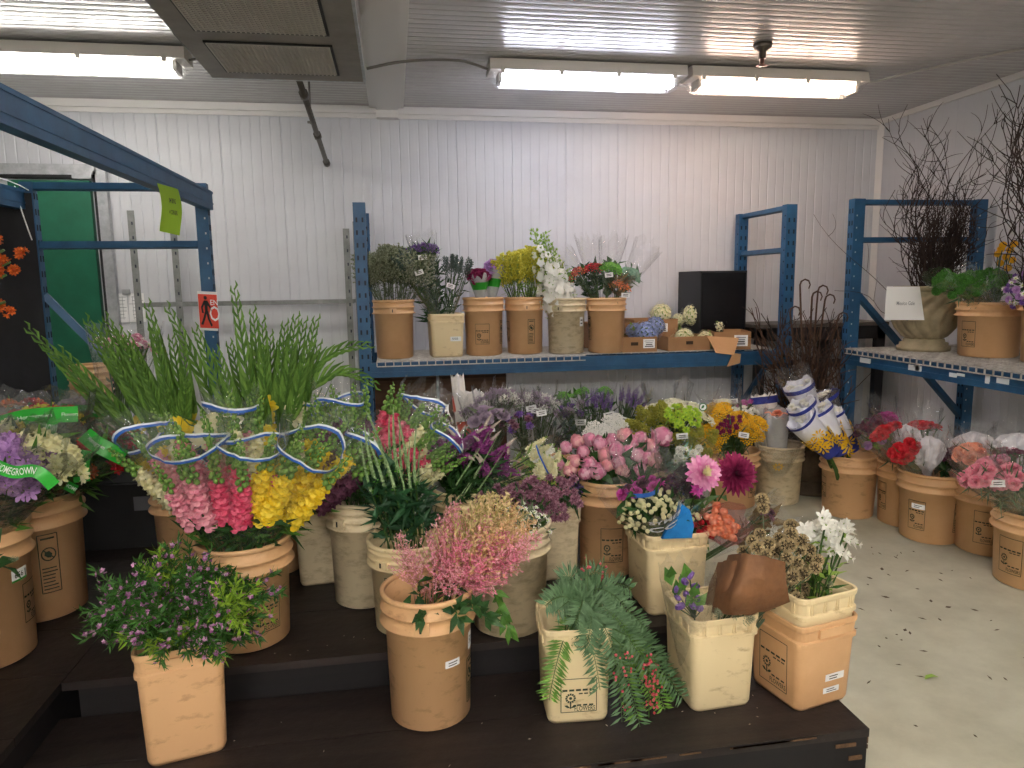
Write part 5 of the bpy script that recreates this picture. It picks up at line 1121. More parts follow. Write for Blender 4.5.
snap('wine and yellow snapdragon sleeve over the small grimy square pail', 'B10', 331, 462, 0, .06, ['snap_wine', 'snap_wine', 'snap_yellow'], 9, .2)
snap('budded snapdragon sleeve farther back over the small grimy square pail', 'B10', 318, 452, .12, .06, ['snap_wine', 'snap_white'], 7, .2)
snap('plum snapdragon sleeve with blue band above the grimy cream round pail', 'B9', 352, 455, .05, .065, 'snap_wine', 9, .2)
snap('tall snapdragon sleeve in mixed red and white by the plywood sheet', 'B9', 392, 445, .12, .07, ['snap_pink', 'snap_white', 'snap_hot'], 9, .2)
snap('white and green snapdragon sleeve leaning behind the veronica', 'B9', 402, 465, .0, .06, ['snap_white', 'snap_white', 'snap_hot'], 8, .18)
c, r, h = BK['B7']
for i, (px, py) in enumerate(((352, 420), (360, 428), (368, 432), (377, 415), (383, 422), (388, 412), (395, 430), (402, 420), (372, 442), (384, 440), (392, 446), (404, 444), (410, 432), (365, 455), (378, 458), (399, 462), (386, 470), (408, 458), (415, 450), (356, 446))):
    a = foot('B7', U(-.4, .4), U(-.4, .4)); p = W(px, py, Y=c.y+U(-.1, .1)); rp = c+V(((px-388)/45*r*.7, U(-.04, .04), h)); d = (p-rp).normalized(); L = min(.2, (p-rp).length*.5); b = p-d*L
    t = thing('veronica_flower', 'green tapering veronica spike with dark leaves in the cream round pail', 'flower', a, 'green veronica spikes'); mb = MB(); S = [a, rp]+bez(rp, rp.lerp(b, .6)+V((0, 0, .02)), b, 5)[1:]; mb.tube(S, .0026, 4); mb.k = 1
    for j in range(16):
        f = U(1.1, len(S)-1.01); k = int(f); q = S[k].lerp(S[k+1], f-k); mb.leaf(q, (S[k+1]-S[k]).normalized()*.5+rdir()*.9, U(.06, .1), .019, None, .25)
    mb.build('foliage', [G_STEM, mat('veronica_leaf', '#1c3f24', '#2c5a34', .45, transl=.2)], t); inst(PR['veronica_green'], 'flower_spike', t, b, d, L*1.05, sz=L*1.1)
c, r, h = BK['B7b']
for i in range(34):
    px, py = (U(425, 478), U(440, 470)) if i < 20 else (U(478, 520), U(428, 480)); dy = U(-.12, .1)
    a = foot('B7b', U(-.4, .4), U(-.4, .4)); p = W(px, py, Y=c.y+dy); rp = c+V(((px-470)/60*r*.8, U(-.05, .05), h)); d = (p-rp).normalized(); d = (d+V((U(-.3, .3), -.25, 0))).normalized(); L = .1; b = p-d*L*.3
    t = thing('purple_veronica_flower', 'purple veronica spike with pale curling tip behind the astilbe', 'flower', a, 'purple veronica spikes'); mb = MB(); S = [a, rp]+bez(rp, rp.lerp(b, .6)+V((0, 0, .02)), b, 4)[1:]; mb.tube(S, .0026, 4); mb.k = 1
    for j in range(12):
        f = U(1.0, len(S)-1.3); k = int(f); q = S[k].lerp(S[k+1], f-k); mb.leaf(q, (S[k+1]-S[k]).normalized()*.5+rdir()*.9, U(.06, .11), .02, None, .25)
    mb.build('foliage', [G_STEM, G_DARK], t); inst(PR['veronica_purple'], 'flower_spike', t, b, d, L*1.15, sz=L*1.2)
for i, (px, py) in enumerate(((468, 470), (480, 452), (488, 458), (476, 480), (494, 470), (465, 492))):
    a = foot('B7b', U(-.3, .3), -.3); p = W(px+8, py-14, Y=c.y-.14); rp = c+V((-.03, -.08, h)); d = V((.55, -.1, .8)).normalized(); b = p-d*.16
    t = thing('pale_veronica_flower', 'slender pale green veronica spike crossing over the purple ones', 'flower', a, 'pale veronica spikes'); mb = MB(); S = [a, rp, rp.lerp(b, .5), b]; mb.tube(S, .0026, 4); mb.k = 1
    for j in range(14): f = U(1, 2.9); k = int(f); mb.leaf(S[k].lerp(S[k+1], f-k), d*.5+rdir()*.9, U(.06, .1), .018, None, .2)
    mb.build('foliage', [G_STEM, G_DARK], t); inst(PR['veronica_green'], 'flower_spike', t, b, d, .1, sz=.19)
# feverfew + mums
bunch('loose white button asters low over the dirty cream round pail', 'B8', W(500, 520, Y=2.07), .11, 'button_white', 44, .012, spread=.9, leaves=120, ll=.04, lw=.01, lm=G_GREY, neckt=.6, gather=.6, yflat=.6, name='aster_bouquet')
bunch('few white button asters trailing below the mums', 'B8', W(540, 515, Y=2.1), .07, 'button_white', 18, .0125, spread=.9, leaves=40, ll=.04, lw=.01, lm=G_GREY, neckt=.6, gather=.5, yflat=.6, name='aster_bouquet')
for i, (px, py, dy) in enumerate(((500, 490, -.06), (532, 484, -.1), (556, 496, -.12), (525, 505, -.14))):
    bunch('wine coloured button mums massed between the purple veronica and peonies', 'B21' if i > 1 else 'B8', W(px, py, Y=2.32+dy), .09, 'mum_wine', 34, .021, 'wine button mums', spread=.8, face=.8, leaves=60, ll=.05, lw=.02, neckt=.55, gather=.4, dome=.5, name='chrysanthemum_bouquet')
bunch('deep violet statice beside the wine mums under the peonies', 'B21', W(576, 483, Y=2.5), .045, 'statice_violet', 9, .04, leaves=30, name='statice_bouquet')
bunch('white stock in a clear sleeve with a blue mark, above the mums', 'B7b', W(538, 462, Y=2.55), .06, ['stock_white', 'stock_cream', 'stock_cream'], 10, .13, spread=.3, leaves=40, ll=.08, lw=.016, lm=G_LITE, neckt=.5, gather=.5, hname='flower_spike', sl=dict(r1=.095, over=.1, band=[(.8, .815, B_BLUE, 'blue_mark')]), name='stock_bouquet')
bunch('cream yellow stock at the edge of the peonies', 'B21', W(553, 470, Y=2.5), .05, 'stock_cream', 7, .11, spread=.3, leaves=30, ll=.07, lw=.014, lm=G_LITE, neckt=.5, gather=.5, hname='flower_spike', name='stock_bouquet')
# peonies
c, r, h = BK['B11']
PE = [(566, 448), (560, 464), (574, 462), (583, 452), (589, 465), (577, 442), (590, 440), (600, 444), (604, 455), (612, 440), (616, 450), (625, 436), (632, 442), (640, 438), (648, 446), (628, 452), (638, 456), (654, 461), (646, 458), (597, 472), (607, 466), (618, 463), (585, 474), (570, 470), (640, 470), (661, 437), (622, 472), (652, 448)]
for i, (px, py) in enumerate(PE):
    big = i == 25; p = W(px, py, Y=c.y-.1+.2*(475-py)/40+U(-.03, .03)); a = foot('B11', U(-.4, .4), U(-.4, .4))
    lab = 'largest pink peony standing above the others beside the lime flowers' if big else 'pink peony in the tall tan pail'
    single(lab, None if big else 'pink peonies', 'peony_flower', 'flower', a, p, f'peony_{i % 3}', .044 if big else U(.027, .034), V(((px-610)/80, -.45, 1)), 3, .09, .035, G_DARK, 'flower_head', c+V(((px-607)/60*.08, 0, h+.02)), .0035)
# lettered sleeve bouquets
LT = mat('print_grey', '#dfe3e8', None, .5)
c, r, h = BK['B12']
bunch('white brunia ball bouquet in a sleeve with looping white lettering and a blue fold', 'B12', W(645, 503, Y=c.y-.08), .1, 'ball_cream', 90, .0082, spread=.8, leaves=60, ll=.07, lw=.02, neckt=.5, gather=.4, name='brunia_bouquet', sl=dict(r1=.145, over=.05, txt=[('*SYMERIC', .86, .03, .17), ('*CCC', .6, .04, .16)], tcol=LT))
bunch('white brunia with grey sprigs in the second lettered sleeve', 'B12', W(686, 508, Y=c.y-.06), .06, ['ball_cream', 'button_white'], 34, .009, spread=.8, leaves=40, ll=.06, lw=.018, neckt=.5, gather=.4, name='brunia_bouquet', sl=dict(r1=.085, over=.05))
bunch('purple pink blossoms in a tall sleeve with blue strip against the peonies', 'B12', W(640, 482, Y=c.y-.02), .065, ['mum_mag', 'carnation_mag', 'carnation_wine'], 14, .024, spread=.6, leaves=60, ll=.08, lw=.03, neckt=.45, sl=dict(r1=.11, over=.12, band=[(.55, .6, B_BLUE, 'blue_band')], jag=.06))
bunch('dark smoky leaf bouquet in a sleeve between peonies and pink dahlia', 'B12', W(681, 480, Y=c.y+.05), .07, 'carnation_wine', 9, .03, spread=.6, leaves=90, ll=.08, lw=.04, lm=mat('leaf_smoky', '#3a3038', '#54444e', .45), sl=dict(r1=.1, over=.08, m=FILM2))
mb = MB(); q = [W(680, 502, Y=c.y-.13), W(690, 510, Y=c.y-.13), W(694, 525, Y=c.y-.12), W(692, 538, Y=c.y-.12), W(662, 539, Y=c.y-.135), W(668, 528, Y=c.y-.14), W(676, 520, Y=c.y-.14)]
mb.add(q+[p+V((0, .012, 0)) for p in q], [tuple(range(7)), tuple(range(13, 6, -1))]+[(i, (i+1) % 7, 7+(i+1) % 7, 7+i) for i in range(7)]); tag(mb.build('blue_film_wrap', mat('film_blue', '#1f6ab0', '#2a86cc', .2, var='noise', nscale=12), None, False, foot('B12', .3, -.4)), 'shiny blue film fold at the rim of the lettered bouquet pail', 'wrap')
# dahlias, tulips
a = foot('B13', -.2, .3); p1_ = W(703, 473, Y=2.12); p2_ = W(736, 474, Y=2.2)
single('pink and cream dahlia bloom beside the burgundy one', None, 'pink_dahlia_flower', 'flower', a, p1_, 'dahlia_pink', .066, V((.05, -1, .45)), 3, .08, .04, G_MID)
single('large burgundy dahlia in front of the yarrow pail', None, 'burgundy_dahlia_flower', 'flower', foot('B13', .3, .3), p2_, 'dahlia_burg', .08, V((0, -1, .5)), 3, .08, .04, G_MID)
single('small magenta dahlia bud under the pink dahlia', None, 'dahlia_bud', 'flower', a, W(697, 490, Y=2.1), 'mum_mag', .03, V((0, -1, .4)), 1)
bunch('orange tulips in a pink tinted sleeve above the brown paper', 'B13', W(723, 523, Y=2.12), .06, ['tulip_orange', 'tulip_peach'], 26, .024, spread=.6, leaves=0, ll=.1, lw=.03, lm=G_MID, neckt=.5, name='tulip_bouquet', face=.9, sl=dict(r1=.09, over=.03, m=film('cellophane_pink', '#ffd8e0', .06)))
bunch('red tulips half hidden in a sleeve beside the blue film fold', 'B13', W(707, 528, Y=2.14), .05, 'tulip_red', 12, .021, leaves=10, ll=.1, lw=.03, lm=G_MID, name='tulip_bouquet', sl=dict(r1=.06, over=.03))
bunch('mixed dusky bouquet with brown leaves behind the scabiosa pods', 'B13', W(772, 517, Y=2.25), .06, ['carnation_wine', 'umbel_white', 'mum_wine'], 8, .02, leaves=50, ll=.07, lw=.03, lm=mat('leaf_brown', '#6a5638'), sl=dict(r1=.1, over=.06))
# ------------------------------------------------------------------ gladiolus
GL = mat('glad_leaf', '#3f6526', '#5a8234', .45, transl=.25); GLS = mat('glad_bud', '#4a722a', '#739a42', .45, transl=.25)
def glad(label, group, a, rp, tip, flowers=0, col='yellow', bow=None, cover=.6):
    t = thing('gladiolus_flower', label, 'flower', a, group); L = [a]+bez(rp, bow or rp.lerp(tip, .5)+V((0, 0, .05)), tip, 14); mb = MB()
    mb.tube(L, [.005]*len(L[:-5])+[.004, .0032, .0026, .002, .001], 5); n = len(L)
    for i in range(20):
        f = i/19; q = (1-cover)*(n-1)+cover*(n-1)*f*.985; k = min(n-2, int(q)); p = L[k].lerp(L[k+1], q-k); d = (L[k+1]-L[k]).normalized(); s = d.cross(V((.2, -1, .2))).normalized()*(1 if i % 2 else -1)
        ln = .085*(1-f)+.035; mb.k = 1; nr = d.cross(s)
        e = p+(d+s*.24).normalized()*ln; m = p.lerp(e, .5)+s*.008
        mb.blade([p, m, e], [.013*(1-f*.6), .016*(1-f*.5), .002], nr); mb.blade([p+nr*.003, m-nr*.006, e], [.011*(1-f*.6), .013*(1-f*.5), .002], nr)
    mb.k = 0
    for j in range(1):
        b = L[2+j]; d = (L[5]-L[1]).normalized(); e = b+(d+rdir()*.3).normalized()*U(.25, .4); mb.blade([b, b.lerp(e, .5)+rdir()*.02, e], [.016, .022, .003], rdir())
    mb.build('foliage', [GL, GLS], t)
    for j in range(flowers):
        q = (1-cover)*(n-1)+j*.45; k = int(q); p = L[k].lerp(L[k+1], q-k); d = (L[k+1]-L[k]).normalized(); inst(PR['glad_'+col], 'flower', t, p+V((U(-.02, .02), -.025, 0)), (d*.7+V((U(-.8, .8), -.8, .1))), .036)
c, r, h = BK['B22']
TL = [((28, 328), 0), ((46, 345), .1), ((62, 352), -.1), ((87, 320), 0), ((92, 338), .15), ((100, 328), -.05), ((106, 318), .05), ((113, 334), .1), ((120, 332), -.1), ((128, 338), 0), ((134, 350), .12), ((148, 305), .05), ((152, 328), -.05), ((160, 345), .1), ((172, 338), 0), ((183, 348), -.05), ((140, 362), -.1), ((110, 356), -.12), ((122, 368), .05)]
for i, ((px, py), dy) in enumerate(TL):
    tip = W(px, py, Y=c.y+dy); rp = c+V(((px-120)/90*.06, U(-.06, .06), h)); a = foot('B22', U(-.4, .4), U(-.4, .4))
    glad('budded gladiolus stem fanning out beside the lime paper and blue post', 'fanned gladiolus stems', a, rp, tip, 3 if i in (9, 12, 15, 4) else 0)
for px, py, Y in ((165, 412, 2.75), (252, 405, 2.6), (262, 414, 2.6), (150, 458, 2.7), (140, 462, 2.7), (128, 464, 2.72), (186, 400, 2.7), (116, 462, 2.75)):
    glad('gladiolus stem with open yellow flowers low in the fan', 'flowering yellow gladiolus stems', foot('B22' if px < 200 else 'B22b', 0, 0), BK['B22' if px < 200 else 'B22b'][0]+V((0, -.05, .33)), W(px, py-20, Y=Y), 4, cover=.5)
c, r, h = BK['B22b']
for i, ((px, py), dy) in enumerate((((234, 288), 0), ((168, 308), .05), ((196, 330), 0), ((253, 312), .05), ((262, 322), -.05), ((270, 336), .1), ((285, 325), 0), ((296, 318), -.05), ((304, 322), .1), ((316, 320), 0), ((280, 345), .05), ((290, 338), 0), ((250, 340), .1), ((262, 352), .05), ((308, 345), -.1), ((230, 345), .1), ((217, 352), 0), ((318, 345), .05))):
    glad('upright gladiolus stem against the white wall above the snapdragons', 'upright gladiolus stems', foot('B22b', U(-.4, .4), U(-.4, .4)), c+V(((px-260)/70*.07, U(-.06, .06), h)), W(px, py, Y=c.y+dy), 4 if i in (4, 9) else 2 if i == 13 else 0, 'yellow' if i != 9 else 'white')
for (px, py), (mx, my) in (((368, 345), (315, 350)), ((376, 385), (330, 340))):
    glad('arching gladiolus stem reaching sideways to the blue corner post', 'arching gladiolus stems', foot('B22b', .3, 0), c+V((.06, 0, h)), W(px, py, Y=c.y+.05), bow=W(mx-30, my-5, Y=c.y), cover=.55)
t = bunch('pale cream gladiolus blossoms massed behind the pink snapdragon sleeves', 'B22b', W(215, 425, Y=2.55), .06, ['glad_white'], 7, .04, spread=.6, leaves=14, ll=.2, lw=.02, lm=GL, name='gladiolus_bouquet')
# ------------------------------------------------------------------ side step bouquets
def ribbon(t, pts, w, txts=(), up=Z3, fl=1):
    q = []
    for i in range(len(pts)-1): q += [V(pts[i]).lerp(V(pts[i+1]), j/5) for j in range(5)]
    q.append(V(pts[-1]))
    for _ in range(3): q = [q[0]]+[(q[i-1]+q[i]*2+q[i+1])/4 for i in range(1, len(q)-1)]+[q[-1]]
    ups = []
    for i in range(len(q)):
        d = (q[min(i+1, len(q)-1)]-q[max(i-1, 0)]).normalized(); v = (q[i]-V((0, 0, HC))).normalized(); u = d.cross(v); u.normalize(); ups.append(u if u.z > 0 else -u)
    mb = MB(); vs = []
    for p, u in zip(q, ups): vs += [p+u*w/2, p-u*w/2]
    mb.add(vs, [(2*i, 2*i+1, 2*i+3, 2*i+2) for i in range(len(q)-1)]); o = mb.build('green_ribbon', mat('ribbon_green', '#1f9a26', '#2aa833', .35, var='noise'), t, True)
    S = [0]
    for i in range(len(q)-1): S.append(S[-1]+(q[i+1]-q[i]).length)
    for tx, f0, ww, hh in txts:
        s0 = S[-1]*f0
        def g(x, y):
            s = min(max(s0+x, 0), S[-1]-1e-5); i = max(k for k in range(len(S)-1) if S[k] <= s); f = (s-S[i])/(S[i+1]-S[i]); p = q[i].lerp(q[i+1], f); u = ups[i].lerp(ups[i+1], f)
            return p+u*y+(V((0, 0, HC))-p).normalized()*.003
        mb = MB(); text(mb, tx, hh, g, w=ww); mb.build('ribbon_lettering', TAGM, o)
def als(label, key, px, py, Y, R, head, n, s, **k):
    return bunch(label, key, W(px, py, Y=Y), R, head, n, s, spread=.7, leaves=k.pop('leaves', 50), ll=.09, lw=.02, lm=G_MID, neckt=.45, gather=.4, dome=.35, name='alstroemeria_bouquet', sl=dict(r1=R*1.45, over=.05, m=FILM2, crk=.1), **k)
t = als('lilac alstroemeria with a green homegrown ribbon in the 656 pail', 'B23', 12, 462, 2.1, .1, 'alstro_lilac', 16, .042)
ribbon(t, [W(-10, 462, Y=1.98), W(0, 468, Y=1.96), W(15, 473, Y=1.95), W(32, 470, Y=1.95), W(42, 474, Y=1.95), W(54, 486, Y=1.96)], .032, [('HOMEGROWN', .42, .1, .02)])
als('cream yellow alstroemeria beside the lilac one', 'B23', 55, 450, 2.2, .085, ['alstro_cream', 'alstro_cream'], 18, .036)
als('small yellow green alstroemeria tufts behind the lilac one', 'B23', 14, 430, 2.35, .07, ['alstro_cream', 'alstro_yellow'], 8, .034)
t = als('red and yellow alstroemeria under a wide green homegrown ribbon', 'B24', 42, 412, 2.7, .11, ['alstro_red', 'alstro_red', 'alstro_yellow'], 22, .036)
ribbon(t, [W(0, 424, Y=2.42), W(25, 417, Y=2.42), W(50, 415, Y=2.42), W(78, 414, Y=2.42)], .05, [('Homegrown', .45, .1, .014), ('Flowers', .9, .05, .012)])
ribbon(t, [W(25, 424, Y=2.36), W(40, 427, Y=2.35), W(57, 429, Y=2.35)], .05, [('HOMEGROWN', .6, .09, .024)])
als('dark red alstroemeria bouquet farther along the blue rack', 'B24', 15, 412, 2.85, .08, ['alstro_red', 'alstro_orange'], 10, .034)
t = als('dusky ornamental cabbage bouquet with white stems by the blue post', 'crate', 72, 408, 3.1, .09, ['kale_lilac', 'kale_lilac', 'alstro_yellow'], 9, .05)
ribbon(t, [W(60, 409, Y=2.95), W(85, 411, Y=2.93), W(112, 412, Y=2.95)], .045, [('HOMEGROWN', .75, .09, .02)])
t = als('dark leafy bouquet with a folded green ribbon above the black crate', 'B24', 92, 448, 2.55, .11, ['alstro_red', 'alstro_orange'], 8, .034, leaves=150)
ribbon(t, [W(84, 434, Y=2.4), W(96, 444, Y=2.38), W(108, 450, Y=2.38), W(124, 458, Y=2.4)], .05, [('Homegrown', .35, .06, .014), ('Flowers', .85, .04, .01)])
ribbon(t, [W(84, 450, Y=2.36), W(81, 462, Y=2.34), W(82, 482, Y=2.35)], .045, [('HOME', .5, .05, .014)])
als('deep red alstroemeria next to the gladiolus foot', 'B22', 122, 438, 2.75, .06, 'alstro_red', 8, .034)
ribbon(thing('ribbon_end', 'loose small green ribbon end at the rim of the rear tan pail', 'ribbon', W(70, 487, Y=2.42)), [W(66, 485, Y=2.42), W(76, 490, Y=2.42)], .03, [('HOME', .5, .04, .012)])
t = bunch('dark green eucalyptus sprig at the rim of the cut off pail', 'B25', W(-1, 555, Y=1.84), .05, 'caspia', 4, .03, leaves=24, ll=.07, lw=.03, lm=G_DARK, name='eucalyptus_bouquet', cat='leaf bunch')
for i, (px, py) in enumerate(((4, 250), (6, 275), (5, 302), (10, 262))):
    a = V((-1.55, 2.35, .3)); p = W(px, py, Y=2.2); t = thing('orchid_spray', 'orange orchid spray reaching in beside the black curtain', 'flower', a, 'orange orchid sprays'); mb = MB(); mb.tube(bez(a, V((-1.7, 2.3, 1.2)), p, 8), .004, 5); mb.build('stem', G_STEM, t, True)
    for j in range(4): inst(PR['orchid_orange'], 'flower', t, p+V((U(-.05, .03), U(-.03, .03), U(-.04, .04))), V((.4, -1, .2))+rdir()*.5, .02)
bunch('pink blush blossoms in clear wrap on top of the crate below the wall papers', 'crate', W(128, 338, Y=3.5), .13, ['carnation_blush', 'button_white'], 34, .026, spread=.5, leaves=30, ll=.06, lw=.015, lm=G_GREY, sl=dict(r1=.17, over=.06), name='wrapped_bouquet')
# ------------------------------------------------------------------ back row under the wall rack
BK['row'] = (V((.75, 3.5, 0)), .15, .35)
for i, (x, y) in enumerate(((.42, 3.62), (.72, 3.7), (1.05, 3.62), (1.42, 3.62))):
    round_pail('row%d' % i, ['cream pail mostly hidden beneath the sleeved silver statice', 'second cream pail hidden beneath the sleeved silver statice', 'cream pail hidden beneath the lavender sleeves', 'cream pail hidden beneath the lime mums, near the golden yarrow'][i], x, y, 0, .14, .36, CREAM, (), (), None, 'cream', 'hidden cream pails')
SR = lambda r1, o=.05: dict(r1=r1, over=o, jag=.04, crk=.12, t0=.3)
for i, (px, py, k) in enumerate(((476, 408, 0), (490, 397, 0), (506, 393, 0), (522, 397, 1), (538, 396, 1), (548, 402, 1))):
    bunch('silvery lilac statice in a clear tagged sleeve beneath the blue shelf beam', 'row%d' % k, W(px, py, Y=3.55+U(-.06, .1)), .075, ['statice_dusty', 'statice_white', 'statice_dusty'], 12, .055, 'sleeved silver statice bunches', spread=.5, leaves=40, ll=.08, lw=.012, lm=G_GREY, sl=SR(.1), tags=1, name='statice_bouquet')
bunch('sleeved grey lilac kale heads with two price tags beside the red paper rolls', 'row0', W(487, 412, Y=3.4), .08, 'kale_lilac', 6, .042, spread=.5, leaves=30, ll=.08, lw=.02, lm=G_GREY, sl=SR(.11), tags=2, name='kale_bouquet')
bunch('dusky purple thistle balls between tagged sleeves', 'row1', W(516, 420, Y=3.4), .085, ['mum_wine', 'mum_violet'], 10, .03, spread=.7, leaves=30, ll=.07, lw=.02, lm=G_GREY, sl=SR(.11, .02), name='thistle_bouquet')
bunch('pale stemmed sleeve of lilac statice leaning towards the lavender', 'row2', W(570, 408, Y=3.45), .07, ['statice_dusty', 'statice_violet'], 9, .05, spread=.4, leaves=60, ll=.1, lw=.014, lm=G_SAGE, sl=SR(.1), tags=1, name='statice_bouquet')
for px, py, n in ((563, 393, 0), (582, 388, 1), (606, 387, 2)):
    bunch(['low bright green leaf tuft behind the statice sleeves', 'middle bright green leaf tuft behind the lavender sleeves', 'bright green leaf tuft standing highest behind the lavender sleeves'][n], 'row2', W(px, py, Y=3.75), .055, 'sedum_green', 4, .03, leaves=50, ll=.06, lw=.025, lm=G_MID, spread=.8, name='leaf_bouquet', cat='leaf bunch')
bunch('lavender in a clear sleeve, closer to the green tufts', 'row2', W(598, 402, Y=3.5), .075, 'lavender', 16, .09, spread=.3, leaves=80, ll=.09, lw=.012, lm=G_DARK, hname='flower_spike', sl=SR(.1, .09), tags=1, name='lavender_bouquet')
bunch('lavender in a clear sleeve, next to the white yarrow', 'row2', W(632, 401, Y=3.5), .07, 'lavender', 16, .09, spread=.3, leaves=80, ll=.09, lw=.012, lm=G_DARK, hname='flower_spike', sl=SR(.1, .09), tags=1, name='lavender_bouquet')
bunch('white yarrow umbels between lavender and pink peonies', 'row2', W(614, 424, Y=3.2), .07, 'umbel_white', 8, .034, spread=.5, leaves=40, ll=.06, lw=.012, lm=G_SAGE, name='yarrow_bouquet')
bunch('white yarrow umbels low over the peonies beside the dark sleeve', 'row2', W(597, 436, Y=3.1), .07, 'umbel_white', 8, .038, spread=.5, leaves=20, ll=.06, lw=.012, lm=G_SAGE, name='yarrow_bouquet')
bunch('dark empty looking smoky sleeve with grey stems beside the white yarrow', 'row1', W(568, 432, Y=3.2), .06, 'thistle_dark', 9, .08, spread=.4, leaves=40, ll=.08, lw=.016, lm=mat('leaf_smoky', '#3a3038'), sl=dict(r1=.1, over=.06, m=FILM2), name='thistle_bouquet')
for i, (px, py, Y, lab) in enumerate(((643, 426, 3.3, 'olive goldenrod mass between the white yarrow and lime mums'), (662, 420, 3.4, 'olive goldenrod with a white tag under the cream umbels'), (694, 442, 3.25, 'olive goldenrod beside the highest peony'))):
    bunch(lab, 'row3', W(px, py, Y=Y), .1, 'goldenrod_olive', 11, .1, spread=.5, leaves=50, ll=.07, lw=.012, lm=G_MID, tags=int(i > 0), name='goldenrod_bouquet')
bunch('chartreuse lime mums under the cream umbels', 'row3', W(683, 414, Y=3.2), .09, 'mum_lime', 26, .025, spread=.7, leaves=30, ll=.06, lw=.02, lm=G_LITE, tags=1, name='chrysanthemum_bouquet')
for i, (px, py, lab) in enumerate(((668, 402, 'cream umbels in a tall clear sleeve with a red speck, below the box row'), (692, 404, 'cream umbels next to the round green sticker sleeve'), (722, 401, 'cream umbels behind the golden yarrow'))):
    bunch(lab, 'row3' if i < 2 else 'B14', W(px, py, Y=3.75 if i < 2 else 4.2), .12 if i < 2 else .08, 'umbel_cream', 15, .055, spread=.4, leaves=40, ll=.07, lw=.012, lm=G_GREY, sl=dict(r1=.14, over=.1, jag=.06, crk=.14), tags=int(i == 2), name='umbel_bouquet')
t = bunch('white mums in a sleeve marked with a round green sticker', 'B14', W(748, 408, Y=3.95), .085, 'mum_white', 20, .026, spread=.6, leaves=20, tags=1, sl=dict(r1=.12, over=.04), name='chrysanthemum_bouquet')
mb = MB(); p = W(703, 407, Y=3.5); n_ = (V((0, 0, HC))-p).normalized(); mb.disc(p, .022, 20, n_); mb.k = 1; mb.disc(p+n_*.001, .017, 20, n_); mb.k = 0; u, w = perp(n_); mb.add([p+n_*.002+u*x+w*y for x, y in ((-.008, -.008), (.002, -.01), (.01, .008), (-.002, .006))], [(0, 1, 2, 3)]); mb.build('round_sticker', [mat('sticker_green', '#2c6e34', None, .6), TAGM], t)
bunch('bright magenta stock in a sleeve behind white rolled papers', 'B15', W(745, 402, Y=4.1), .085, 'mum_mag', 22, .024, spread=.6, leaves=20, sl=dict(r1=.12, over=.05), name='stock_bouquet')
for i, (px, py, dy, lab) in enumerate(((714, 409, 0, 'golden yarrow heads high beside the lime mums'), (740, 415, .05, 'golden yarrow spread centred over its tan pail'), (752, 424, -.1, 'golden yarrow spreading towards the white paper rolls'), (710, 434, -.12, 'golden yarrow clump low beside the burgundy mums'))):
    bunch(lab, 'B14', W(px, py, Y=3.76+dy), .105 if i != 3 else .085, 'yarrow_gold', 11, .044, face=.15, spread=.4, leaves=50, ll=.09, lw=.008, lm=G_SAGE, neckt=.45, gather=.5, yflat=.6, name='yarrow_bouquet')
bunch('burgundy mums with a white tag among the golden yarrow', 'B14', W(728, 424, Y=3.6), .075, 'mum_burg', 18, .021, spread=.6, leaves=30, ll=.09, lw=.008, lm=G_SAGE, tags=1, yflat=.6, name='chrysanthemum_bouquet')
t = bunch('clear green tinted wrap with white blossoms behind the smoky bouquet', 'row3', W(690, 458, Y=2.9), .08, ['button_white', 'umbel_white'], 12, .022, spread=.6, leaves=50, ll=.06, lw=.02, lm=mat('leaf_mint', '#7fae94', '#9cc8ae', .5), sl=dict(r1=.12, over=.04), name='wrapped_bouquet')
# white rolls with red tape
def roll(label, a, b, r0, r1, m, group=None, name='paper_roll', cat='paper wrap', tape=None, heads=None, hs=.02, daisies=0, printed=None):
    t = thing(name, label, cat, a, group); ax = (b-a).normalized(); L = (b-a).length; u, w = perp(ax); n = 22; ph = U(0, 6)
    P = lambda an, f, e=0: a+ax*(L*f)+(u*cos(an)+w*sin(an))*((r0+(r1-r0)*f)*(1+.06*sin(3*an+ph+f*5))+e)
    mb = MB(); vs = [P(2*pi*j/n, f)+(ax*(.02*sin(5*2*pi*j/n+ph)) if f > .99 else V()) for f in (0, .25, .5, .75, 1) for j in range(n)]
    vs += [P(2*pi*j/n, f, -.003) for f in (1, .5) for j in range(n)]
    mb.add(vs, [(i*n+j, i*n+(j+1) % n, (i+1)*n+(j+1) % n, (i+1)*n+j) for i in range(6) for j in range(n)]); mb.build('paper_sheet', m, t, True)
    if tape:
        for f0, f1, tm in tape:
            mb = MB(); vs = [P(2*pi*j/n, f, .006) for f in (f0, f1) for j in range(n)]; mb.add(vs, [(j, (j+1) % n, n+(j+1) % n, n+j) for j in range(n)]); mb.build('paper_band', tm, t, True)
    if daisies:
        pm_, cm = P_GOLD, mat('daisy_blue', '#2a3a8c', '#3648a8', .5)
        for k in range(daisies):
            an = U(0, 2*pi); f = U(.25, .92); mb = MB(); R = U(.028, .042)
            for j in range(9):
                b0 = 2*pi*j/9; g = lambda rr_, bb, ff: P(an+rr_*cos(bb)/(r0+(r1-r0)*f), f+rr_*sin(bb)/L, .0035)
                mb.add([g(R*.25, b0, f), g(R*.7, b0+.2, f), g(R, b0, f), g(R*.7, b0-.2, f)], [(0, 1, 2, 3)])
            mb.build('printed_daisy', pm_, t)
    if heads:
        for k in range(heads[1]): q = U(0, 1)**.5*r1*.75; an = U(0, 6.3); inst(PR[heads[0]], 'flower', t, b+(u*cos(an)+w*sin(an))*q-ax*.01, ax+rdir()*.3, hs)
    return t
RB = mat('tape_red', '#d23a22', '#e05a3a', .45, var='noise'); WP = mat('paper_roll_white', '#ece6e0', None, .7, bump=.3, bscale=20, transl=.1)
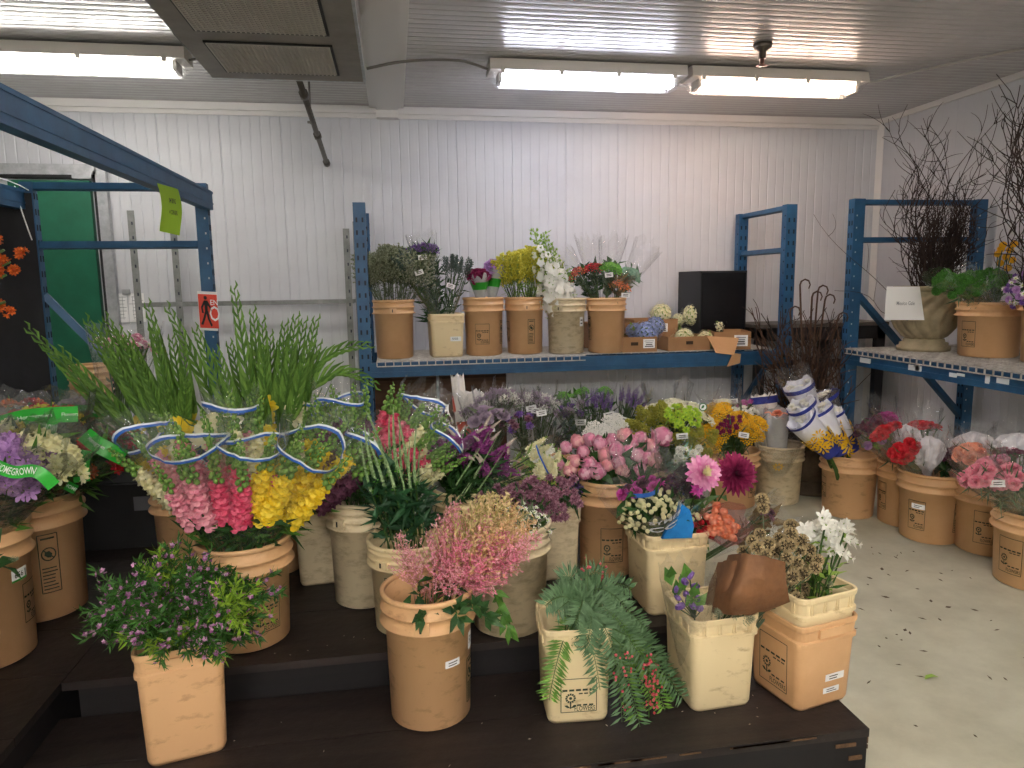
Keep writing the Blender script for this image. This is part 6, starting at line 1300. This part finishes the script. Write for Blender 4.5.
roll('tall white paper roll with red printed tape in front of the plywood', foot('row0', -.3, 0), W(457, 377, Y=3.85), .035, .036, WP, tape=[(.78, .88, RB)])
roll('short white paper cone with orange red tape, beside the tall roll', foot('row0', -.1, .2), W(467, 393, Y=3.8), .012, .075, WP, tape=[(.62, .8, RB)])
roll('white paper cone with red tape tucked behind the kale sleeve', foot('row0', .1, .2), W(481, 396, Y=3.84), .012, .075, WP, tape=[(.6, .78, RB)])
bunch('white blossoms in a clear tagged sleeve beside the red taped roll', 'B9', W(440, 413, Y=3.0), .075, 'button_white', 22, .02, spread=.6, leaves=20, lm=G_LITE, sl=dict(r1=.11, over=.05), tags=1, name='wrapped_bouquet')
t = roll('crumpled clear wrapped white bundle above the purple veronica', foot('B7b', -.6, .2), W(433, 440, Y=2.75), .03, .09, film('film_white', '#ffffff', .45), cat='paper wrap', name='wrapped_bundle', heads=('button_white', 8), hs=.03)
# B15 / B16 printed wraps
NAVY = mat('print_navy', '#27307a', '#343f96', .5, var='noise', nscale=10); PWH = mat('print_white', '#e6e6ee', None, .5)
def r15(lab, key, px, py, dy, r1, **k): b = W(px, py, Y=BK[key][0].y+dy); return roll(lab, foot(key, k.pop('fx', 0), 0), b, .03, r1, **k)
r15('clear paper roll showing peach roses inside over the dirty cream pail', 'B15', 777, 412, -.08, .075, m=film('film_white'), heads=('carnation_peach', 7), hs=.026, cat='bouquet', name='rose_bouquet')
r15('white paper roll with blue printed rim next to the magenta stock', 'B15', 764, 396, .1, .075, m=WP, tape=[(.93, 1, NAVY)], heads=('carnation_white', 6), hs=.03, cat='bouquet', name='wrapped_bouquet')
r15('daisy printed skirt around the foot of the peach rose roll', 'B15', 778, 441, -.1, .13, m=film('cellophane'), daisies=9, cat='bouquet', name='wrapped_bouquet')
def r16(lab, ax_, ay_, px, py, dy, r0, r1, navy, dz, white, m=PWH, head='mum_white'):
    y = BK['B16'][0].y+dy; a = W(ax_, ay_, Y=y); b = W(px, py, Y=y+.02); foot_ = foot('B16', -.1, 0)
    t = roll(lab, a, b, r0, r1, m, name='wrapped_bouquet', cat='bouquet', tape=[(0.0, navy, NAVY), (.92, .98, NAVY)] if navy else [(.9, .97, NAVY), (.45, .53, NAVY)], heads=(head, 7), hs=.035)
    mb = MB(); mb.tube([foot_, a.lerp(foot_, .3), a+(b-a)*.3], .012, 6); mb.build('stem_bundle', G_STEM, t)
    ax = (b-a).normalized(); L = (b-a).length; u, w = perp(ax)
    for k in range(dz):
        f = U(.06, max(.4, navy+.12)); R = U(.034, .05); th = max((U(0, 6.3) for _ in range(2)), key=lambda q: -(u*cos(q)+w*sin(q)).y); rr_ = r0+(r1-r0)*f; mb = MB(); P = lambda an, ff: a+ax*(L*ff)+(u*cos(an)+w*sin(an))*((r0+(r1-r0)*ff)*1.1+.008)
        for j in range(9):
            b0 = 2*pi*j/9; g = lambda q, bb: P(th+q*cos(bb)/rr_, f+q*sin(bb)/L)
            mb.add([g(R*.2, b0), g(R*.7, b0+.22), g(R, b0), g(R*.7, b0-.22)], [(0, 1, 2, 3)])
        mb.build('printed_daisy', P_GOLD, t)
    return t
t = r16('white wrap with blue rim reaching highest before the dried stems', 822, 440, 798, 384, .08, .05, .085, 0, 4, 1)
sleeve(t, WL[t.name], W(796, 384, Y=3.74), .06, .12, .08)
r16('white wrap with a blue stripe leaning out beside the peach rose roll', 826, 448, 800, 404, -.06, .05, .08, 0, 3, 1)
r16('navy wrap with big yellow daisies hanging over the urn side of the plain tan pail', 832, 452, 800, 418, -.13, .05, .085, .5, 13, 1)
r16('navy and white daisy wrap in the middle of the plain tan pail', 842, 452, 818, 408, -.1, .045, .07, .42, 10, 1)
r16('slim daisy wrap with white edges resting against the corner post', 852, 450, 832, 412, -.02, .04, .06, .4, 9, 1)
t = r16('grey clear wrap with blue lettered rim behind the navy daisy wraps', 842, 440, 822, 394, .1, .05, .085, 0, 0, 1, FILM)
# carnations on the floor
def carn(lab, key, px, py, dy, R, head, n, s, **k):
    return bunch(lab, key, W(px, py, Y=BK[key][0].y+dy), R, head, n, s, spread=.6, leaves=k.pop('leaves', 45), ll=.09, lw=.007, lm=G_SAGE, sm=G_SAGE, neckt=.45, gather=.4, dome=.25, name='carnation_bouquet', sl=dict(r1=R*1.45, over=k.pop('over', .05), crk=.12, jag=.04), **k)
carn('magenta carnations in a clear sleeve by the corner post', 'B17', 885, 416, .05, .06, 'carnation_mag', 10, .03, over=.1)
carn('dark wine carnations spreading behind the magenta ones', 'B17', 868, 424, .0, .075, 'carnation_wine', 12, .028)
carn('mixed lilac and green carnations low behind the red ones', 'B17', 878, 436, -.1, .07, ['carnation_lilac', 'sedum_green'], 10, .024, leaves=60)
carn('red carnations nearest the navy daisy wraps', 'B18', 882, 430, .1, .07, 'carnation_red', 13, .03)
carn('red carnations farther back beneath the diagonal brace', 'B18', 922, 424, .14, .075, 'carnation_red', 13, .03, over=.1)
carn('red carnations above the torn white label', 'B18', 903, 450, -.06, .07, 'carnation_red', 13, .029)
t = bunch('dark green leaf bunch beside the white tissue in the red carnation pail', 'B18', W(945, 458, Y=3.15), .05, 'caspia', 3, .03, leaves=50, ll=.07, lw=.035, lm=G_DARK, name='leaf_bouquet', cat='leaf bunch')
carn('deep plum carnations between red carnations and peach ones', 'B19', 953, 450, .1, .055, 'carnation_wine', 11, .026)
carn('peach carnations in front of the white tissue puffs', 'B19', 969, 450, -.02, .065, 'carnation_peach', 12, .033)
carn('yellow carnations showing between white tissue and burgundy ones', 'B19', 988, 455, .05, .06, 'carnation_yellow', 9, .028)
carn('burgundy carnations under the white tissue at the picture edge', 'B20', 1008, 452, .25, .075, 'carnation_burg', 14, .028)
carn('long stemmed pale pink carnations with a white tag', 'B20', 977, 472, -.06, .07, 'carnation_pink', 12, .03, leaves=140, tags=1)
carn('long stemmed pale pink carnations nearer the picture edge', 'B20', 1006, 474, -.08, .07, 'carnation_pink', 11, .028, leaves=140)
carn('blush pink carnations behind the long stemmed ones', 'B20', 985, 462, .12, .08, ['carnation_blush', 'carnation_pink'], 13, .026, leaves=60)
def tissue(lab, key, px, py, Y, r, low=.5):
    p = W(px, py, Y=Y); a = foot(key, U(-.2, .2), U(-.2, .2)); t = thing('tissue_wrap', lab, 'paper wrap', a); ax = (p-a).normalized(); u, w = perp(ax); n, k = 26, 12; mb = MB(); L = (p-a).length; ph = [U(0, 6) for _ in range(4)]
    for i in range(k+1):
        f = i/k; q = r*(.3 if f < .3 else .3+.75*sin(min(1, (f-.3)/.45)*pi/2))*(1 if f < .72 else max(.03, (1-((f-.72)/.28)**2)**.5)); z = L*(low+(1-low)*f)
        for j in range(n):
            an = 2*pi*j/n; s = 1+.16*sin(4*an+ph[0]+f*3)+.1*sin(7*an+ph[1]-f*5)+U(-.13, .13); mb.v.append(a+ax*(z+U(-.006, .006))+(u*cos(an)+w*sin(an))*q*s)
    mb.add([], [(i*n+j, i*n+(j+1) % n, (i+1)*n+(j+1) % n, (i+1)*n+j) for i in range(k) for j in range(n)]) if 0 else None
    for i in range(k):
        for j in range(n): mb.f.append((i*n+j, i*n+(j+1) % n, (i+1)*n+(j+1) % n, (i+1)*n+j)); mb.m.append(0)
    mb.build('tissue_paper', PAPER_W, t, False); sleeve(t, a, p, .04, r*1.3, .04, t0=low, crk=.12)
tissue('long white tissue wrap in the torn label pail of red carnations', 'B18', 929, 437, 3.12, .062)
tissue('white tissue puff between two red carnation bunches', 'B18', 905, 425, 3.3, .06)
tissue('white tissue puff behind the peach carnations, nearest the plum ones', 'B19', 972, 432, 3.15, .085, .6)
tissue('white tissue puff behind the yellow carnations', 'B19', 993, 438, 3.1, .08, .6)
tissue('white tissue puff at the picture edge above burgundy carnations', 'B20', 1018, 434, 2.95, .09, .6)
# ------------------------------------------------------------------ floor litter
for i in range(80):
    p = V((U(1.45, 2.6), U(1.6, 3.2), .0015)); 
    if i < 10: p = W((848, 882, 886, 905, 948, 853, 931, 975, 870, 910)[i], (537, 569, 597, 630, 607, 629, 601, 610, 578, 633)[i], z=.0015)
    mb = MB(); a = U(0, 3.1); d = V((cos(a), sin(a), 0)); s = V((-d.y, d.x, 0)); L = U(.006, .02) if i > 9 else U(.016, .026); w = U(.0015, .005) if i > 9 else U(.005, .01)
    mb.add([p+d*L, p+s*w, p-d*L*.8, p-s*w, p+V((0, 0, .003))], [(0,1,4),(1,2,4),(2,3,4),(3,0,4)]); tag(mb.build('leaf_scrap', mat('debris', '#4a4238', '#6a5e4c', .9), None, False, p), 'tiny dark scrap of dried leaf on the pale concrete floor', 'debris', 'scraps on the floor')
for i in range(34):
    p = V((U(-.5, 1.1), U(1.66, 2.0), .142)) if i < 24 else V((U(-.4, .1), U(2.08, 2.2), .262)); mb = MB(); a = U(0, 3.1); d = V((cos(a), sin(a), 0)); s = V((-d.y, d.x, 0)); L = U(.003, .007); w = U(.001, .002)
    mb.add([p+d*L, p+s*w, p-d*L*.8, p-s*w, p+V((0, 0, .0015))], [(0,1,4),(1,2,4),(2,3,4),(3,0,4)]); tag(mb.build('petal_scrap', mat('scrap', '#8f8878', '#b0aa9a', .9), None, False, p), 'tiny pale petal scrap on the black display steps', 'debris', 'scraps on the steps')
p = W(931, 678, z=.002); t = MB()
mb = MB(); mb.blade([p+V((-.025, -.003, 0)), p+V((-.012, 0, .003)), p+V((.01, .002, .004)), p+V((.028, 0, 0))], [.004, .018, .017, .003], Z3); tag(mb.build('fallen_leaf', G_LITE, None, True, p), 'single small green leaf lying on the bare pale floor', 'leaf')
# ------------------------------------------------------------------ world and colour
w = bpy.data.worlds.new('world'); SC.world = w; w.use_nodes = True; w.node_tree.nodes['Background'].inputs[0].default_value = (.03, .03, .03, 1)
SC.cycles.transparent_max_bounces = 32; SC.cycles.max_bounces = 8; SC.cycles.diffuse_bounces = 5
try: SC.cycles.use_denoising = True
except Exception: pass
vs_ = SC.view_settings; vs_.view_transform = 'Standard'; vs_.look = 'None'; vs_.gamma = 1; vs_.use_curve_mapping = False; vs_.exposure = .76
